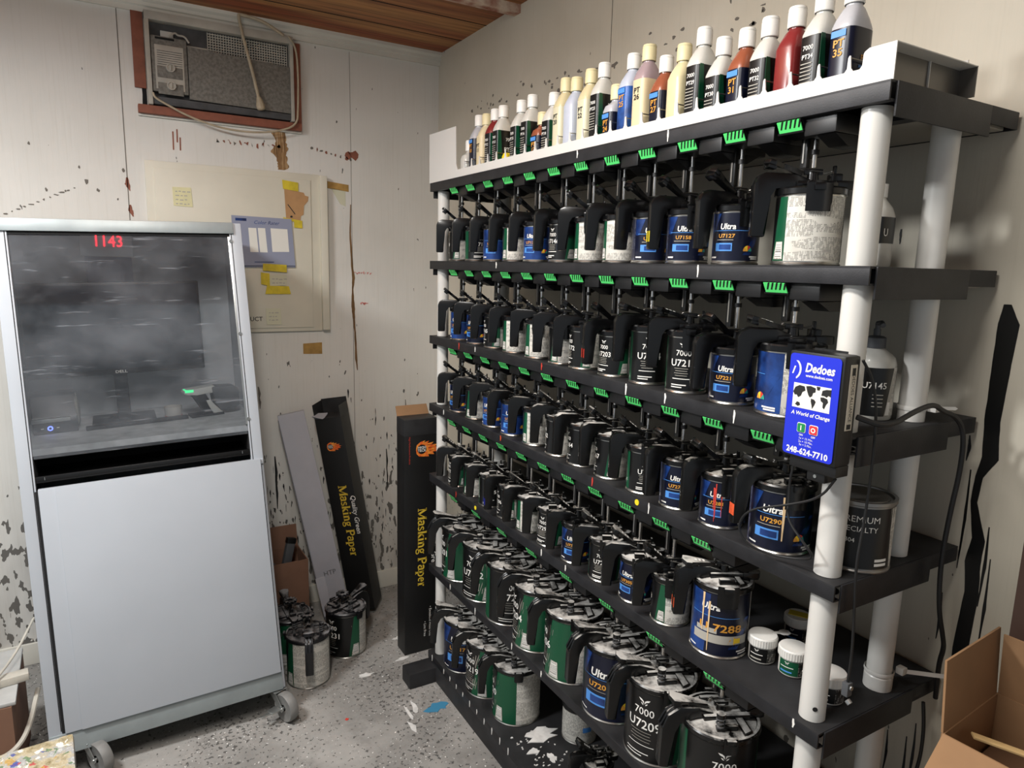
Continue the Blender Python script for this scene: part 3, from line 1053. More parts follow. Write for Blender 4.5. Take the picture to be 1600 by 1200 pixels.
def label_mesh(kind, sz, num, stained=None):
    r0, h = SIZES[sz]
    r = r0 + .0006
    z0, z1 = .007, h - .010
    H = z1 - z0
    a = MB()
    d = R
    e = r + .0009
    if kind in ('K', 'G'):
        # black front, slanting green wedge with bar code, pale print panel, green strip
        gb_, gt_ = (8, 34) if kind == 'G' else (52, 68)
        a.cseg(r, d(-62), d(gb_), d(-62), d(gt_), z0, z1, 'label black')
        a.cseg(r, d(gb_), d(86), d(gt_), d(86), z0, z1, 'label green')
        a.cseg(r, d(86), d(200), d(86), d(200), z0, z1, 'label info')
        a.cseg(r, d(200), d(236), d(200), d(236), z0, z1, 'label green' if kind == 'G' else 'label dark print')
        a.cseg(r, d(236), d(298), d(236), d(298), z0, z1, 'label green')
        bo = -32 if kind == 'G' else 0
        a.cseg(e, d(60 + bo), d(84 + bo), d(66 + bo), d(82 + bo), z0 + .003, z0 + H * .30, 'label info')
        a.cseg(e + .0002, d(64 + bo), d(81 + bo), d(68 + bo), d(80 + bo), z0 + .006, z0 + H * .27, 'barcode')
        s = min(H, r * 2.6)
        bird(a, (e, 0, z0 + H * .86), s * .085, 'ink white')
        a.text('7000', s * .15, 'ink white', wrap=(e, 0, z0 + H * .67), bold=.005)
        a.text(num, s * .185, 'ink white', wrap=(e, 0, z0 + H * .47), bold=.01)
        for k in range(4):
            wdt = .42 - .05 * (k % 2)
            a.cseg(e, -wdt, wdt * .6, -wdt, wdt * .6, z0 + H * (.42 - .045 * k), z0 + H * (.42 - .045 * k) + .0009, 'label grey')
        a.cseg(e, -.5, .35, -.5, .35, z0 + H * .22, z0 + H * .22 + .0016, 'ink white')
        a.cseg(e, -.55, .2, -.55, .2, z0 + H * .10, z0 + H * .10 + .0022, 'ink white')
        a.cseg(e, -.55, .0, -.55, .0, z0 + H * .055, z0 + H * .055 + .0022, 'ink white')
    else:
        main = 'label royal' if kind == 'B' else 'label navy'
        a.cseg(r, d(-75), d(75), d(-75), d(75), z0, z1, main)
        a.cseg(r, d(75), d(205), d(75), d(205), z0, z1, 'label info')
        a.cseg(r, d(205), d(285), d(205), d(285), z0, z1, 'label navy print')
        # lighter swoosh
        a.cseg(e - .0004, d(20), d(40), d(55), d(70), z0 + H * .12, z0 + H * .62, 'label royal')
        if kind != 'B':
            a.cseg(e - .0004, d(-73), d(-58), d(-73), d(-40), z0 + H * .60, z1 - .001, 'label royal')
        s = min(H, r * 2.4)
        us = .20 if kind != 'U' else .17
        a.text('Ultra', s * us * .85, 'ink white', wrap=(e, d(-20), z0 + H * (.66 if kind != 'U' else .74)), bold=.025, shear=.15)
        a.cseg(e, d(-62), d(40), d(-62), d(40), z0 + H * .625, z0 + H * .625 + .001, 'ink sky')
        a.text(num, s * (.115 if kind != 'U' else .17), 'ink orange', wrap=(e, d(-22 if kind != 'U' else 2), z0 + H * (.48 if kind != 'U' else .40)), bold=.02, sx=1.2 if kind != 'U' else 1.35)
        if kind == 'U':
            a.cseg(e - .0003, d(-72), d(-28), d(-72), d(-20), z0 + .002, z1 - .002, 'label royal')
        a.cseg(e, d(-48), d(-4), d(-48), d(-4), z0 + H * (.43 if kind != 'U' else .36), z0 + H * .43 + .001, 'label grey')
        if kind != 'U':
            a.cseg(e, d(-52), d(-6), d(-52), d(-6), z0 + H * .20, z0 + H * .37, 'ink sky')
            a.cseg(e + .0003, d(-40), d(-9), d(-40), d(-9), z0 + H * .23, z0 + H * .34, 'label royal')
        # fan-shaped colour mark
        for k, mt in enumerate(('ink teal', 'ink red', 'ink yellow', 'ink orange')):
            p = [(0, 0)] + [(math.cos(PI * (k + t_ / 3) / 4), math.sin(PI * (k + t_ / 3) / 4)) for t_ in range(4)]
            a.add([(e * math.cos(d(32) + x * H * .10 / e), e * math.sin(d(32) + x * H * .10 / e), z0 + H * .20 + y * H * .12) for x, y in p], [list(range(5))], mt)
        a.cseg(e, d(38), d(66), d(38), d(66), z0 + H * .07, z0 + H * .07 + .003, 'ink white')
        a.cseg(e, d(42), d(66), d(42), d(66), z0 + H * .03, z0 + H * .03 + .003, 'ink white')
        a.cseg(e, d(-68), d(-48), d(-68), d(-48), z0 + H * .05, z0 + H * .05 + .003, 'ink white')
        if kind == 'U':
            a.cseg(e, d(-55), d(62), d(-55), d(62), z0 + H * .20, z0 + H * .34, 'label grey')
            a.cseg(e + .0003, d(30), d(45), d(30), d(45), z0 + H * .22, z0 + H * .30, 'ink yellow')
    if stained:
        rg_ = random.Random(stained[1])
        for k in range(stained[2]):
            a0 = d(stained[3]) + rg_.uniform(-.25, .25)
            w0 = rg_.uniform(.02, .06)
            a.cseg(e + .0006, a0 - w0 * .4, a0 + w0 * .3, a0 - w0, a0 + w0, z0 + H * rg_.uniform(0, .4), z1 - H * rg_.uniform(0, .15), stained[0])
    return a.mesh('label')


ORD = ['leftmost', 'second', 'third', 'fourth', 'fifth', 'sixth', 'seventh', 'eighth', 'ninth', 'tenth', 'eleventh', 'twelfth']
SHELFN = {1: 'top can shelf', 2: 'second can shelf', 3: 'third can shelf', 4: 'fourth can shelf', 5: 'fifth can shelf', 6: 'bottom shelf'}


def make_can(x, y, z, sz, kind, num, face, handle, dust, label, group, stain=None, lid=True, big=False, gripmark=None):
    r, h = SIZES[sz]
    c = thing('paint_can', label, 'paint can', (x, y, z), (0, 0, 0), group)
    put('can_body', tin_mesh(sz), c)
    az = math.atan2(CAMY - y, CAMX - x)
    lm = label_mesh(kind, sz, num, stain)
    put('label', lm, c, None, az + R(face))
    if lid:
        ld = add_lid(c, r, h, big, dust, R(handle))
        if gripmark:
            g = MB()
            g.box((-(r + .0450), -.0085, -.062), (-(r + .038), .0085, -.040), gripmark)
            g.obj('grip_sticker', ld)
    return c


CAMX, CAMY = -1.40, -3.14


def row_label(kind, sz, face, i, n, row, extra=''):
    look = {'K': 'black', 'G': 'green', 'N': 'navy', 'B': 'bright blue', 'U': 'blue and black'}[kind]
    size = {'pint': 'small', 'tall': 'tall slim', 'quart': 'wide', 'wide': 'large', 'gallon': 'gallon'}[sz]
    if kind == 'K' and -150 < face < -60:
        look = 'pale printed'
    if i == n - 1:
        pos = 'rightmost on the %s' % SHELFN[row]
    elif i == 0:
        pos = 'leftmost on the %s' % SHELFN[row]
    else:
        pos = '%s from left, %s' % (ORD[i], SHELFN[row])
    return '%s %s paint can%s, %s' % (size, look, extra, pos)


ROW = {
    1: [(-.957, 'pint', 'K', 'U7129', -95), (-1.083, 'pint', 'K', 'U7131', 12), (-1.21, 'pint', 'B', 'U7132', 0), (-1.334, 'pint', 'K', 'U7133', -130),
        (-1.455, 'pint', 'B', 'U7135', -10), (-1.586, 'pint', 'K', 'U7146', -50), (-1.706, 'pint', 'K', 'U7148', -135), (-1.824, 'pint', 'K', 'U7150', -140),
        (-1.93, 'pint', 'N', 'U7153', 20), (-2.043, 'pint', 'N', 'U7158', 10), (-2.174, 'pint', 'N', 'U7127', -2), (-2.325, 'quart', 'K', 'U7160', -125)],
    2: [(-.975, 'pint', 'B', 'U7162', -15), (-1.102, 'pint', 'N', 'U7164', -20), (-1.226, 'pint', 'K', 'U7165', -75), (-1.348, 'pint', 'K', 'U7166', -135),
        (-1.479, 'pint', 'K', 'U7168', -130), (-1.603, 'pint', 'K', 'U7170', -110), (-1.701, 'pint', 'K', 'U7172', -70), (-1.826, 'pint', 'K', 'U7203', -45),
        (-1.944, 'tall', 'K', 'U7214', 0), (-2.065, 'tall', 'K', 'U7218', -10), (-2.193, 'pint', 'N', 'U7221', 0), (-2.315, 'quart', 'B', 'U7225', -85)],
    3: [(-.975, 'pint', 'N', 'U7250', -25), (-1.10, 'pint', 'K', 'U7253', -120), (-1.226, 'pint', 'B', 'U7254', -20), (-1.348, 'pint', 'B', 'U7255', 0),
        (-1.479, 'pint', 'K', 'U7260', -130), (-1.603, 'pint', 'K', 'U7262', -85), (-1.71, 'pint', 'K', 'U7264', -70), (-1.83, 'pint', 'K', 'U7267', -75),
        (-1.955, 'pint', 'K', 'U7271', 5), (-2.070, 'pint', 'N', 'U7279', 10), (-2.19, 'pint', 'N', 'U7281', 8), (-2.325, 'quart', 'N', 'U7290', 5)],
    4: [(-.97, 'pint', 'K', 'U7292', -60), (-1.09, 'pint', 'K', 'U7294', -120), (-1.21, 'pint', 'K', 'U7295', -10), (-1.335, 'pint', 'K', 'U7296', -70),
        (-1.455, 'pint', 'K', 'U7298', -130), (-1.575, 'pint', 'K', 'U7299', -40), (-1.70, 'pint', 'N', 'U7301', 0), (-1.825, 'pint', 'K', 'U7272', -15),
        (-1.95, 'pint', 'N', 'U7305', -15), (-2.065, 'pint', 'K', 'U7308', -100), (-2.20, 'wide', 'U', 'U 7288', 0)],
}
rg = random.Random(5)
for row, cans in ROW.items():
    for i, (y, sz, kind, num, face) in enumerate(cans):
        dust = 'lid clean' if row < 3 else 'lid spotted'
        if row == 4:
            dust = 'lid dusty' if i % 3 else 'lid spotted'
        if row == 3 and i in (5, 6, 7):
            dust = 'lid dusty'
        x = -.337 if sz in ('pint', 'tall') else -.325
        stain = None
        if row == 3 and i == 10:
            stain = ('ink red', 4, 4, -15)
        if row == 3 and i == 11:
            stain = ('peach sticker', 6, 1, -8)
        if row == 4 and i == 10:
            stain = ('peach sticker', 9, 2, -20)
        if row == 2 and i == 9:
            stain = ('label grey', 2, 2, 45)
        gm = {(4, 10): 'orange sticker', (3, 11): 'orange sticker', (2, 7): 'ink red', (4, 3): 'bluebox', (1, 9): 'yellow dot'}.get((row, i))
        extra = ' with red drips' if stain and stain[0] == 'ink red' else ''
        if gm == 'bluebox':
            extra = ' with blue grip tape'
        lb = row_label(kind, sz, face, i, len(cans), row, extra)
        hd = rg.uniform(-36, -14)
        make_can(x, y, ZS[row], sz, kind, num, face, hd, dust, lb, 'mixing cans on the %s' % SHELFN[row], stain, gripmark=gm)

G5 = [(-.940, 'G', 'U7201', -75), (-1.117, 'G', 'U7202', -35), (-1.294, 'K', 'U7203', 5), (-1.475, 'G', 'U7204', -70), (-1.655, 'G', 'U7206', -80),
      (-1.845, 'N', 'U7208', -5), (-2.02, 'K', 'U7209', -25), (-2.205, 'K', 'U7215', 12)]
for i, (y, kind, num, face) in enumerate(G5):
    lb = row_label(kind, 'gallon', 0, i, len(G5), 5, ' with dusty lid')
    make_can(-.305, y, ZS[5], 'gallon', kind, num, face, rg.uniform(-30, -14), 'lid dusty', lb, 'gallon cans on the fifth can shelf', big=True)
for i, (x, y, kind, num, face, hd) in enumerate(((-.296, -.945, 'N', 'U7217', 0, -26), (-.290, -1.125, 'G', 'U7219', -55, -22), (-.275, -1.30, 'G', 'U7220', -85, -20))):
    st = ('label grey', 3, 3, 25) if i == 0 else None
    lb = row_label(kind, 'gallon', 0, i, 3, 6, ' with dusty lid')
    make_can(x, y, ZS[6], 'gallon', kind, num, face, hd, 'lid dusty', lb, 'gallon cans on the bottom shelf', st, big=True)
# paddle drives over every can, their rods reaching down to the lids
RODC = {}


def rods_for(row, sz):
    gap = ZS[row] - ZS[row + 1]
    drop = round(gap - SIZES[sz][1] - (.049 if sz == 'gallon' else .042), 4)
    if drop not in RODC:
        RODC[drop] = rod_meshes(drop, sz)
    return RODC[drop]


DRV = []
for row in range(5):
    if row < 3:
        ys = [-.986 - .1209 * k for k in range(12)]
    elif row == 3:
        ys = [-.985 - .1203 * k for k in range(11)]
    else:
        ys = [-1.006 - .1775 * k for k in range(8)]
    DRV.append(ys)
    for k, y in enumerate(ys):
        h = rp(put('paddle_drive', HOUS, None, (XF, y, ZS[row])))
        put('arrow_label', GREEN, h)
        sz = ROW[row + 1][k][1] if row < 4 else 'gallon'
        ra, rb_ = rods_for(row, sz)
        cy_ = (ROW[row + 1][k][0] if row < 4 else G5[k][0]) - y
        cx_ = {'quart': .012, 'wide': .012, 'gallon': .032}.get(sz, 0.0)
        put('fork_bar', ra, h, (cx_, cy_, 0))
        put('drive_rod', rb_, h, (cx_, cy_, 0))

# small can alone further along the bottom shelf
make_can(-.255, -1.735, ZS[6], 'pint', 'K', 'U7222', -100, -20, 'lid spotted', 'small paint can alone on the bottom shelf in front of the white can', None)
# small white can with a black cap behind it
c = thing('paint_can', 'white labelled can with black lid on the bottom shelf, behind the lone small can', 'paint can', (-.150, -1.50, ZS[6]))
put('can_body', tin_mesh('quart'), c)
a = MB()
a.cseg(.0566, 0, PI, 0, PI, .007, .110, 'label info')
a.cseg(.0566, PI, 2 * PI, PI, 2 * PI, .007, .110, 'label info')
a.cseg(.0575, R(-75), R(-45), R(-75), R(-45), .045, .062, 'ink sky')
a.obj('label', c, None, R(-40))
a = MB()
a.lathe([(.0590, .110), (.0595, .126), (.055, .131), (.0001, .131)], 32, 'black plastic')
a.obj('lid', c)

# cans standing on the floor beside the cabinet
FL = [((-.815, -.610), 'K', -130, 78, 'gallon can with black handled lid on the floor beside the cabinet caster', 'U7230'),
      ((-.625, -.475), 'K', -45, -150, 'dark gallon can with grey dusty lid on the floor, nearest the black carton', 'U7231'),
      ((-.845, -.430), 'G', -60, -90, 'gallon can half hidden behind the other floor cans beside the cabinet', 'U7232')]
for (x, y), kind, face, hd, lb, num in FL:
    c = make_can(x, y, 0, 'gallon', kind, num, face, hd, 'lid floor', lb, 'old gallon cans on the floor', big=True)
    q = MB()
    hh = SIZES['gallon'][1]
    ca, sa = math.cos(R(hd)), math.sin(R(hd))
    q.cyl((.018 * ca, .018 * sa, hh + .01), (.018 * ca, .018 * sa, hh + .062), .006, 'lid floor', n=10)
    for k in range(10):
        q.box((.012, -.004, hh + .060), (.026, .004, hh + .070), 'lid floor', .001, M=Matrix.Translation((.018 * ca, .018 * sa, 0)) @ Matrix.Rotation(k * PI / 5, 4, 'Z'))
    q.lathe([(.010, hh + .061), (.020, hh + .061), (.020, hh + .069), (.010, hh + .069), (.010, hh + .061)], 16, 'lid floor', Matrix.Translation((.018 * ca, .018 * sa, 0)))
    q.obj('star_wheel', c)

# closed specialty can at the right end of the third can shelf
c = thing('paint_can', 'closed dark green can with bare metal lid behind the front post, third can shelf', 'paint can', (-.262, -2.438, ZS[3]))
rr, hh = .058, .128
a = MB()
a.lathe([(.0001, .002), (rr - .004, .002), (rr - .002, 0), (rr + .0012, 0), (rr + .0018, .0025), (rr, .005), (rr, hh - .008), (rr + .003, hh - .006), (rr + .003, hh), (rr - .003, hh), (rr - .004, hh - .004), (rr - .009, hh - .004), (rr - .010, hh - .001), (.0001, hh - .003)], 44, 'tin dull')
a.obj('can_body', c)
a = MB()
az = math.atan2(CAMY + 2.438, CAMX + .262)
rl = rr + .0006
a.cseg(rl, R(-70), R(70), R(-70), R(70), .008, hh - .011, 'label black')
a.cseg(rl, R(70), R(95), R(60), R(95), .008, hh - .011, 'label info')
a.cseg(rl, R(95), R(290), R(95), R(290), .008, hh - .011, 'label green')
a.text('PREMIUM', .016, 'ink white', wrap=(rl + .0008, R(5), .092), bold=-.004)
a.text('SPECIALTY', .0135, 'ink white', wrap=(rl + .0008, R(3), .075), bold=-.004)
a.text('U7304', .011, 'ink white', wrap=(rl + .0008, R(-15), .055))
for k in range(2):
    a.cseg(rl + .0008, R(34), R(58), R(34), R(58), .014 + k * .008, .019 + k * .008, 'ink white')
a.obj('label', c, None, az)

#SECTION jars
# ------------------------------------------------------------------ jars
JARS = [(-.284, -2.280, 'label black', 'white lidded jar with black label nearest the big blue can', -25, 'flat'),
        (-.268, -2.342, 'label green', 'white lidded jar with green and black label in the middle of the fourth can shelf', None, None),
        (-.150, -2.262, 'label navy', 'white lidded jar with yellow tape on its lid at the shelf back', -35, 'tape'),
        (-.280, -2.432, 'label black', 'white lidded jar half hidden behind the front white post', 160, 'flat')]
for x, y, lab, lb, tabang, deco in JARS:
    j = thing('plastic_jar', lb, 'jar', (x, y, ZS[4]), (0, 0, 0), 'small jars on the fourth can shelf')
    a = MB()
    a.lathe([(.0001, 0), (.024, 0), (.0265, .003), (.0265, .036), (.024, .040), (.024, .042)], 30, 'jar clear')
    a.obj('jar_body', j)
    a = MB()
    az = math.atan2(CAMY - y, CAMX - x)
    a.cseg(.0269, R(-60), R(25), R(-60), R(25), .005, .034, lab)
    a.cseg(.0269, R(25), R(80), R(25), R(80), .005, .034, 'label dark print')
    bird(a, (.0274, R(-22), .029), .005, 'ink white')
    a.cseg(.0274, R(-50), R(5), R(-50), R(5), .020, .0215, 'ink white')
    a.cseg(.0274, R(-50), R(0), R(-50), R(0), .010, .013, 'ink sky' if lab != 'label black' else 'label grey')
    a.obj('label', j, None, az)
    a = MB()
    a.lathe([(.0272, .036), (.0288, .037), (.0288, .053), (.027, .0555), (.0001, .0555)], 36, 'lid white')
    for k in range(36):
        a.box((.0284, -.0008, .038), (.0293, .0008, .052), 'lid white', M=Matrix.Rotation(k * PI / 18, 4, 'Z'))
    a.obj('screw_lid', j)
    if tabang is not None:
        a = MB()
        Mt = Matrix.Rotation(R(tabang), 4, 'Z')
        a.prism([(.020, -.003), (.034, -.003), (.038, -.009), (.048, -.011), (.056, -.006), (.056, .006), (.048, .011), (.038, .009), (.034, .003), (.020, .003)], .0575, 'lid white', Mt, h0=.0555, bev=.0006)
        a.obj('scoop', j)
    if deco == 'tape':
        a = MB()
        a.box((-.010, -.024, .0555), (.012, .020, .0568), 'yellow tape', M=Matrix.Rotation(R(30), 4, 'Z'))
        a.obj('tape_strip', j)

#SECTION tray
# ------------------------------------------------------------------ bottle tray and bottles
tray = thing('bottle_tray', 'white sheet metal tray with scalloped front lip on top of the rack', 'tray', (-.25, -1.64, 1.907))
TO = Vector(tray.location)


def tp(o):
    o.parent = tray
    o.location = o.location - TO
    return o


TX = -.381
DIV = [-1.059 - .05415 * k for k in range(26)] + [-2.441 - .0001]
DIV = [-1.005] + [-1.059 - .05425 * k for k in range(26)] + [-2.441]
zb, zlow, zhi = 1.907, 1.932, 1.956
poly = [(-.781, zb), (-.781, 2.075), (-.995, 2.071), (-1.000, 1.950)]
for a_, b_ in zip(DIV[:-1], DIV[1:]):
    if a_ - b_ < .02:
        continue
    poly += [(a_ - .0035, zlow + .005), (a_ - .0075, zlow), (b_ + .0075, zlow), (b_ + .0035, zlow + .005), (b_ + .0028, zhi - .003), (b_ + .001, zhi), (b_ - .001, zhi)]
poly = poly[:-1]
poly += [(-2.447, zhi + .004), (-2.49, 1.960), (-2.49, zb)]
mb = MB()
mb.prism([(-y, z) for y, z in poly], .002, 'tray white', face_M((TX, 0, 0), (0, -1, 0), (0, 0, 1)), h0=0)
tp(mb.obj('front_lip', smooth=0))
mb = MB()
mb.box((TX, -2.47, 1.9075), (-.15, -.785, 1.913), 'tray white')
mb.box((-.152, -2.47, 1.913), (-.15, -.785, 1.975), 'tray white')
tp(mb.obj('tray_base'))
mb = MB()
mb.box((TX, -2.463, 1.912), (-.158, -2.461, 1.958), 'steel tray inner')
mb.box((TX, -2.490, 1.9585), (-.158, -2.461, 1.960), 'tray white')
mb.box((-.160, -2.490, 1.912), (-.158, -2.461, 1.960), 'steel tray inner')
mb.box((-.252, -2.466, 1.914), (-.250, -2.462, 1.958), 'tray white')
mb.box((-.372, -2.468, 1.915), (-.360, -2.462, 1.950), 'dark gap', .001)
tp(mb.obj('end_channel'))
mb = MB()
for y in DIV[1:]:
    mb.tube([(TX + .002, y, zhi - .003), (-.30, y, zhi - .003), (-.155, y, zhi - .003)], .0013, 'steel wire', 6)
tp(mb.obj('divider_wires'))

BOT = {}


def sq(hx, hy, z, n=28, e=4.0):
    o = []
    for i in range(n):
        a_ = 2 * PI * i / n
        c_, s_ = math.cos(a_), math.sin(a_)
        o.append((hx * math.copysign(abs(c_) ** (2 / e), c_), hy * math.copysign(abs(s_) ** (2 / e), s_), z))
    return o


def loft(mb, rings, mat, cap0=True, cap1=True):
    n = len(rings[0])
    vs = [p for r_ in rings for p in r_]
    fs = []
    for j in range(len(rings) - 1):
        for i in range(n):
            k = (i + 1) % n
            fs.append((j * n + i, j * n + k, (j + 1) * n + k, (j + 1) * n + i))
    if cap0:
        fs.append(list(range(n))[::-1])
    if cap1:
        fs.append([(len(rings) - 1) * n + i for i in range(n)])
    mb.add(vs, fs, mat)


HX, HY = .0295, .0222
STY = {  # liquid, main label, front text colour
    'navy': ('bottle navy', 'label navy', 'ink orange'), 'cream': ('bottle cream', 'label cream', 'ink black'), 'red': ('bottle red', 'label black', 'ink white'),
    'green': ('bottle clear', 'label black', 'ink white'), 'yellow': ('bottle yellow', 'label cream', 'ink black'), 'orange': ('bottle orange', 'label navy', 'ink orange'),
    'pearl': ('bottle pearl', None, 'ink black'), 'mauve': ('bottle mauve', 'label cream', 'ink black'), 'blue': ('bottle pearl', 'label blue', 'ink orange'),
    'clear': ('bottle ivory', None, 'ink black'), 'silver': ('bottle clear', None, 'ink black'), 'redplain': ('bottle red', None, 'ink black'), 'ivory': ('bottle ivory', 'label ivory', 'ink black')}
BL = [('silver', .11, 'w', '9'), ('navy', .18, 'w', '10'), ('cream', .175, 'c', '11'), ('red', .18, 'w', '12'), ('green', .18, 'w', '13'), ('yellow', .175, 'c', '14'),
      ('green', .175, 'w', '15'), ('green', .18, 'w', '16'), ('orange', .125, 'c', '17'), ('green', .165, 'w', '18'), ('ivory', .19, 'c', '20'), ('pearl', .18, 'c', '21'),
      ('ivory', .188, 'c', '22'), ('green', .19, 'w', '23'), ('navy', .13, 'c', '24'), ('blue', .185, 'w', '25'), ('mauve', .19, 'c', '26'), ('orange', .155, 'w', '27'),
      ('clear', .165, 'c', '28'), ('green', .182, 'w', '29'), ('green', .15, 'w', '30'), ('orange', .152, 'w', '31'), ('green', .156, 'w', '32'), ('redplain', .158, 'w', '33'),
      ('green', .168, 'w', '34'), ('navy', .165, 'w', '35')]
DESC = {'navy': 'navy labelled', 'cream': 'cream labelled', 'red': 'dark red shouldered', 'green': 'black and green labelled', 'yellow': 'yellowish', 'orange': 'orange tinted navy labelled',
        'pearl': 'pearly blue unlabelled', 'mauve': 'mauve tinted cream labelled', 'blue': 'bright blue labelled', 'clear': 'ivory unlabelled', 'silver': 'short silvery unlabelled', 'redplain': 'bright red', 'ivory': 'ivory labelled'}


def bottle(style, h, capc, num, i):
    liq, lab, ink = STY[style]
    hs = h - .070 if h > .14 else h - .060   # top of straight body
    y = -1.033 - .0542 * i
    n_ = len(BL)
    left = i
    if i == 0:
        pos = 'leftmost on the tray'
    elif i == n_ - 1:
        pos = 'rightmost on the tray'
    elif i < n_ / 2:
        pos = '%s from the left on the tray' % (ORD[i] if i < 12 else 'thirteenth')
    else:
        pos = '%s from the right on the tray' % (ORD[n_ - 1 - i] if n_ - 1 - i < 12 else 'thirteenth')
    cw = 'white' if capc == 'w' else 'cream'
    b = thing('squeeze_bottle', '%s plastic bottle with %s cap, %s' % (DESC[style], cw, pos), 'bottle', ((-.312 if i == 5 else -.345) + rnd.uniform(-.003, .003), y, 1.9135), (0, 0, R(rnd.uniform(-4, 0))), 'tint bottles on the rack top')
    m = MB()
    nk = h - .034
    loft(m, [sq(HX - .003, HY - .003, 0), sq(HX, HY, .003), sq(HX, HY, hs), sq(HX - .004, HY - .002, hs + .012, e=3.2), sq(.017, .0155, nk - .008, e=2.3), sq(.0125, .0125, nk - .003, e=2), sq(.0125, .0125, nk + .004, e=2)], liq)
    m.obj('bottle_body', b)
    m = MB()
    m.lathe([(.0145, nk), (.0155, nk + .001), (.0155, nk + .026), (.0150, nk + .027), (.0150, nk + .029), (.0155, nk + .030), (.0140, h), (.0001, h)], 22, 'cap white' if capc == 'w' else 'cap cream')
    m.obj('bottle_cap', b)
    z0, z1 = .006, hs - .004
    m = MB()
    if lab:
        loft(m, [sq(HX + .0005, HY + .0005, z0), sq(HX + .0005, HY + .0005, z1)], lab, False, False)
        if style in ('green', 'red'):
            # green facet on the corner that looks along the aisle
            m.prism([(-HX + .001, z0), (-HX + .018, z0), (-HX + .010, z1), (-HX + .001, z1)], .0006, 'label green', face_M((0, -HY - .0006, 0), (1, 0, 0), (0, 0, 1)))
        if style in ('blue',):
            m.prism([(-HX + .004, z0), (HX - .004, z0), (-HX + .004, z0 + .04)], .0006, 'bottle blue', face_M((0, -HY - .0006, 0), (1, 0, 0), (0, 0, 1)))
        Mf = face_M((-HX - .0012, 0, 0), (0, -1, 0), (0, 0, 1))
        Ms = face_M((.006, -HY - .0014, 0), (1, 0, 0), (0, 0, 1))
        if style in ('green', 'red'):
            m.text('7000', .0105, 'ink white', Mf @ Matrix.Translation((0, z1 - .022, 0)), bold=.01)
            m.text('PT' + num, .0105, 'ink white', Mf @ Matrix.Translation((0, z1 - .036, 0)), bold=.015)
            for k in range(7):
                m.box((-.012, z1 - .044 - k * .006, 0), (.010, z1 - .0425 - k * .006, .0002), 'label grey', M=Mf)
            m.box((-.012, z0 + .003, 0), (.010, z0 + .010, .0002), 'ink sky', M=Mf)
            m.text('7000', .013, 'ink white', Ms @ Matrix.Translation((.004, z1 - .030, 0)), bold=.005)
            m.text('PT' + num, .017, 'ink white', Ms @ Matrix.Translation((.004, z1 - .060, 0)), bold=.005)
        else:
            if style in ('navy', 'orange', 'blue'):
                m.box((-.014, z1 - .013, 0), (.012, z1 - .003, .0002), 'ink sky', M=Mf)
            m.text('PT', .016, ink, Mf @ Matrix.Translation((0, z1 - .028, 0)), bold=.02, sx=1.1)
            m.text(num, .016, ink, Mf @ Matrix.Translation((0, z1 - .042, 0)), bold=.02, sx=1.1)
            m.text('PT' + num, .014, ink, Ms @ Matrix.Translation((.004, z1 - .050, 0)), bold=.01)
            m.box((-.014, z1 - .060, 0), (.016, z1 - .056, .0002), 'label blue' if style not in ('navy', 'orange', 'blue') else 'ink sky', M=Ms)
    else:
        m.prism([(-.012, z0), (.014, z0), (.014, z1 - .006), (-.012, z1 - .006)], .0006, 'label clear print', face_M((0.006, -HY - .0004, 0), (1, 0, 0), (0, 0, 1)))
    m.obj('bottle_label', b, smooth=30)
    return b


for i, (st_, h_, c_, n_) in enumerate(BL):
    bottle(st_, h_, c_, n_, i)
# yellow cap lid leaning in the tray
mb = MB()
mb.cyl((0, 0, .019), (.014, 0, .019), .0185, 'yellow dot', n=22)
tag(mb.obj('yellow_disc', None, (-.368, -1.302, 1.9135)), 'loose yellow round cap leaning behind the tray lip', 'cap')
# dispenser bottle and a silver pouch bottle standing at shelf ends
b = thing('pump_bottle', 'clear pump bottle with black label standing behind the blue control box', 'bottle', (-.205, -2.40, ZS[2]))
m = MB()
m.lathe([(.0001, 0), (.036, 0), (.038, .003), (.038, .100), (.034, .112), (.020, .124), (.014, .128), (.014, .134)], 34, 'bottle clear')
m.obj('bottle_body', b)
m = MB()
az = math.atan2(CAMY + 2.40, CAMX + .205)
m.cseg(.0385, R(-80), R(40), R(-80), R(60), .008, .095, 'label black')
m.cseg(.0385, R(40), R(58), R(60), R(62), .008, .095, 'label grey')
m.cseg(.0385, R(58), R(100), R(62), R(100), .008, .095, 'label info')
m.text('U7145', .016, 'ink white', wrap=(.0392, R(8), .058), bold=.01)
for k in range(4):
    m.cseg(.0392, R(5), R(32), R(5), R(32), .046 - .007 * k, .0475 - .007 * k, 'label grey')
m.cseg(.0392, R(42), R(56), R(46), R(56), .010, .034, 'ink white')
m.obj('bottle_label', b, None, az)
m = MB()
m.lathe([(.0165, .128), (.0165, .146), (.012, .149), (.006, .150), (.006, .162)], 20, 'grey plastic')
m.cyl((0, 0, .150), (0, 0, .172), .0045, 'grey plastic', n=10)
m.tube([(0, 0, .172), (-.012, -.014, .174), (-.020, -.022, .170)], .0045, 'grey plastic', 8)
m.obj('pump_head', b)
b = thing('squeeze_bottle', 'silvery bottle with dark label behind the front post on the top can shelf', 'bottle', (-.245, -2.398, ZS[1]))
m = MB()
loft(m, [sq(.026, .026, 0, e=3), sq(.028, .028, .003, e=3), sq(.028, .028, .085, e=3), sq(.024, .024, .100, e=2.6), sq(.014, .014, .115, e=2), sq(.013, .013, .122, e=2)], 'bottle clear')
m.obj('bottle_body', b)
m = MB()
m.cyl((0, 0, .118), (0, 0, .140), .0150, 'cap white', n=20)
m.obj('bottle_cap', b)
m = MB()
loft(m, [sq(.0285, .0285, .040, e=3), sq(.0285, .0285, .084, e=3)], 'label black', False, False)
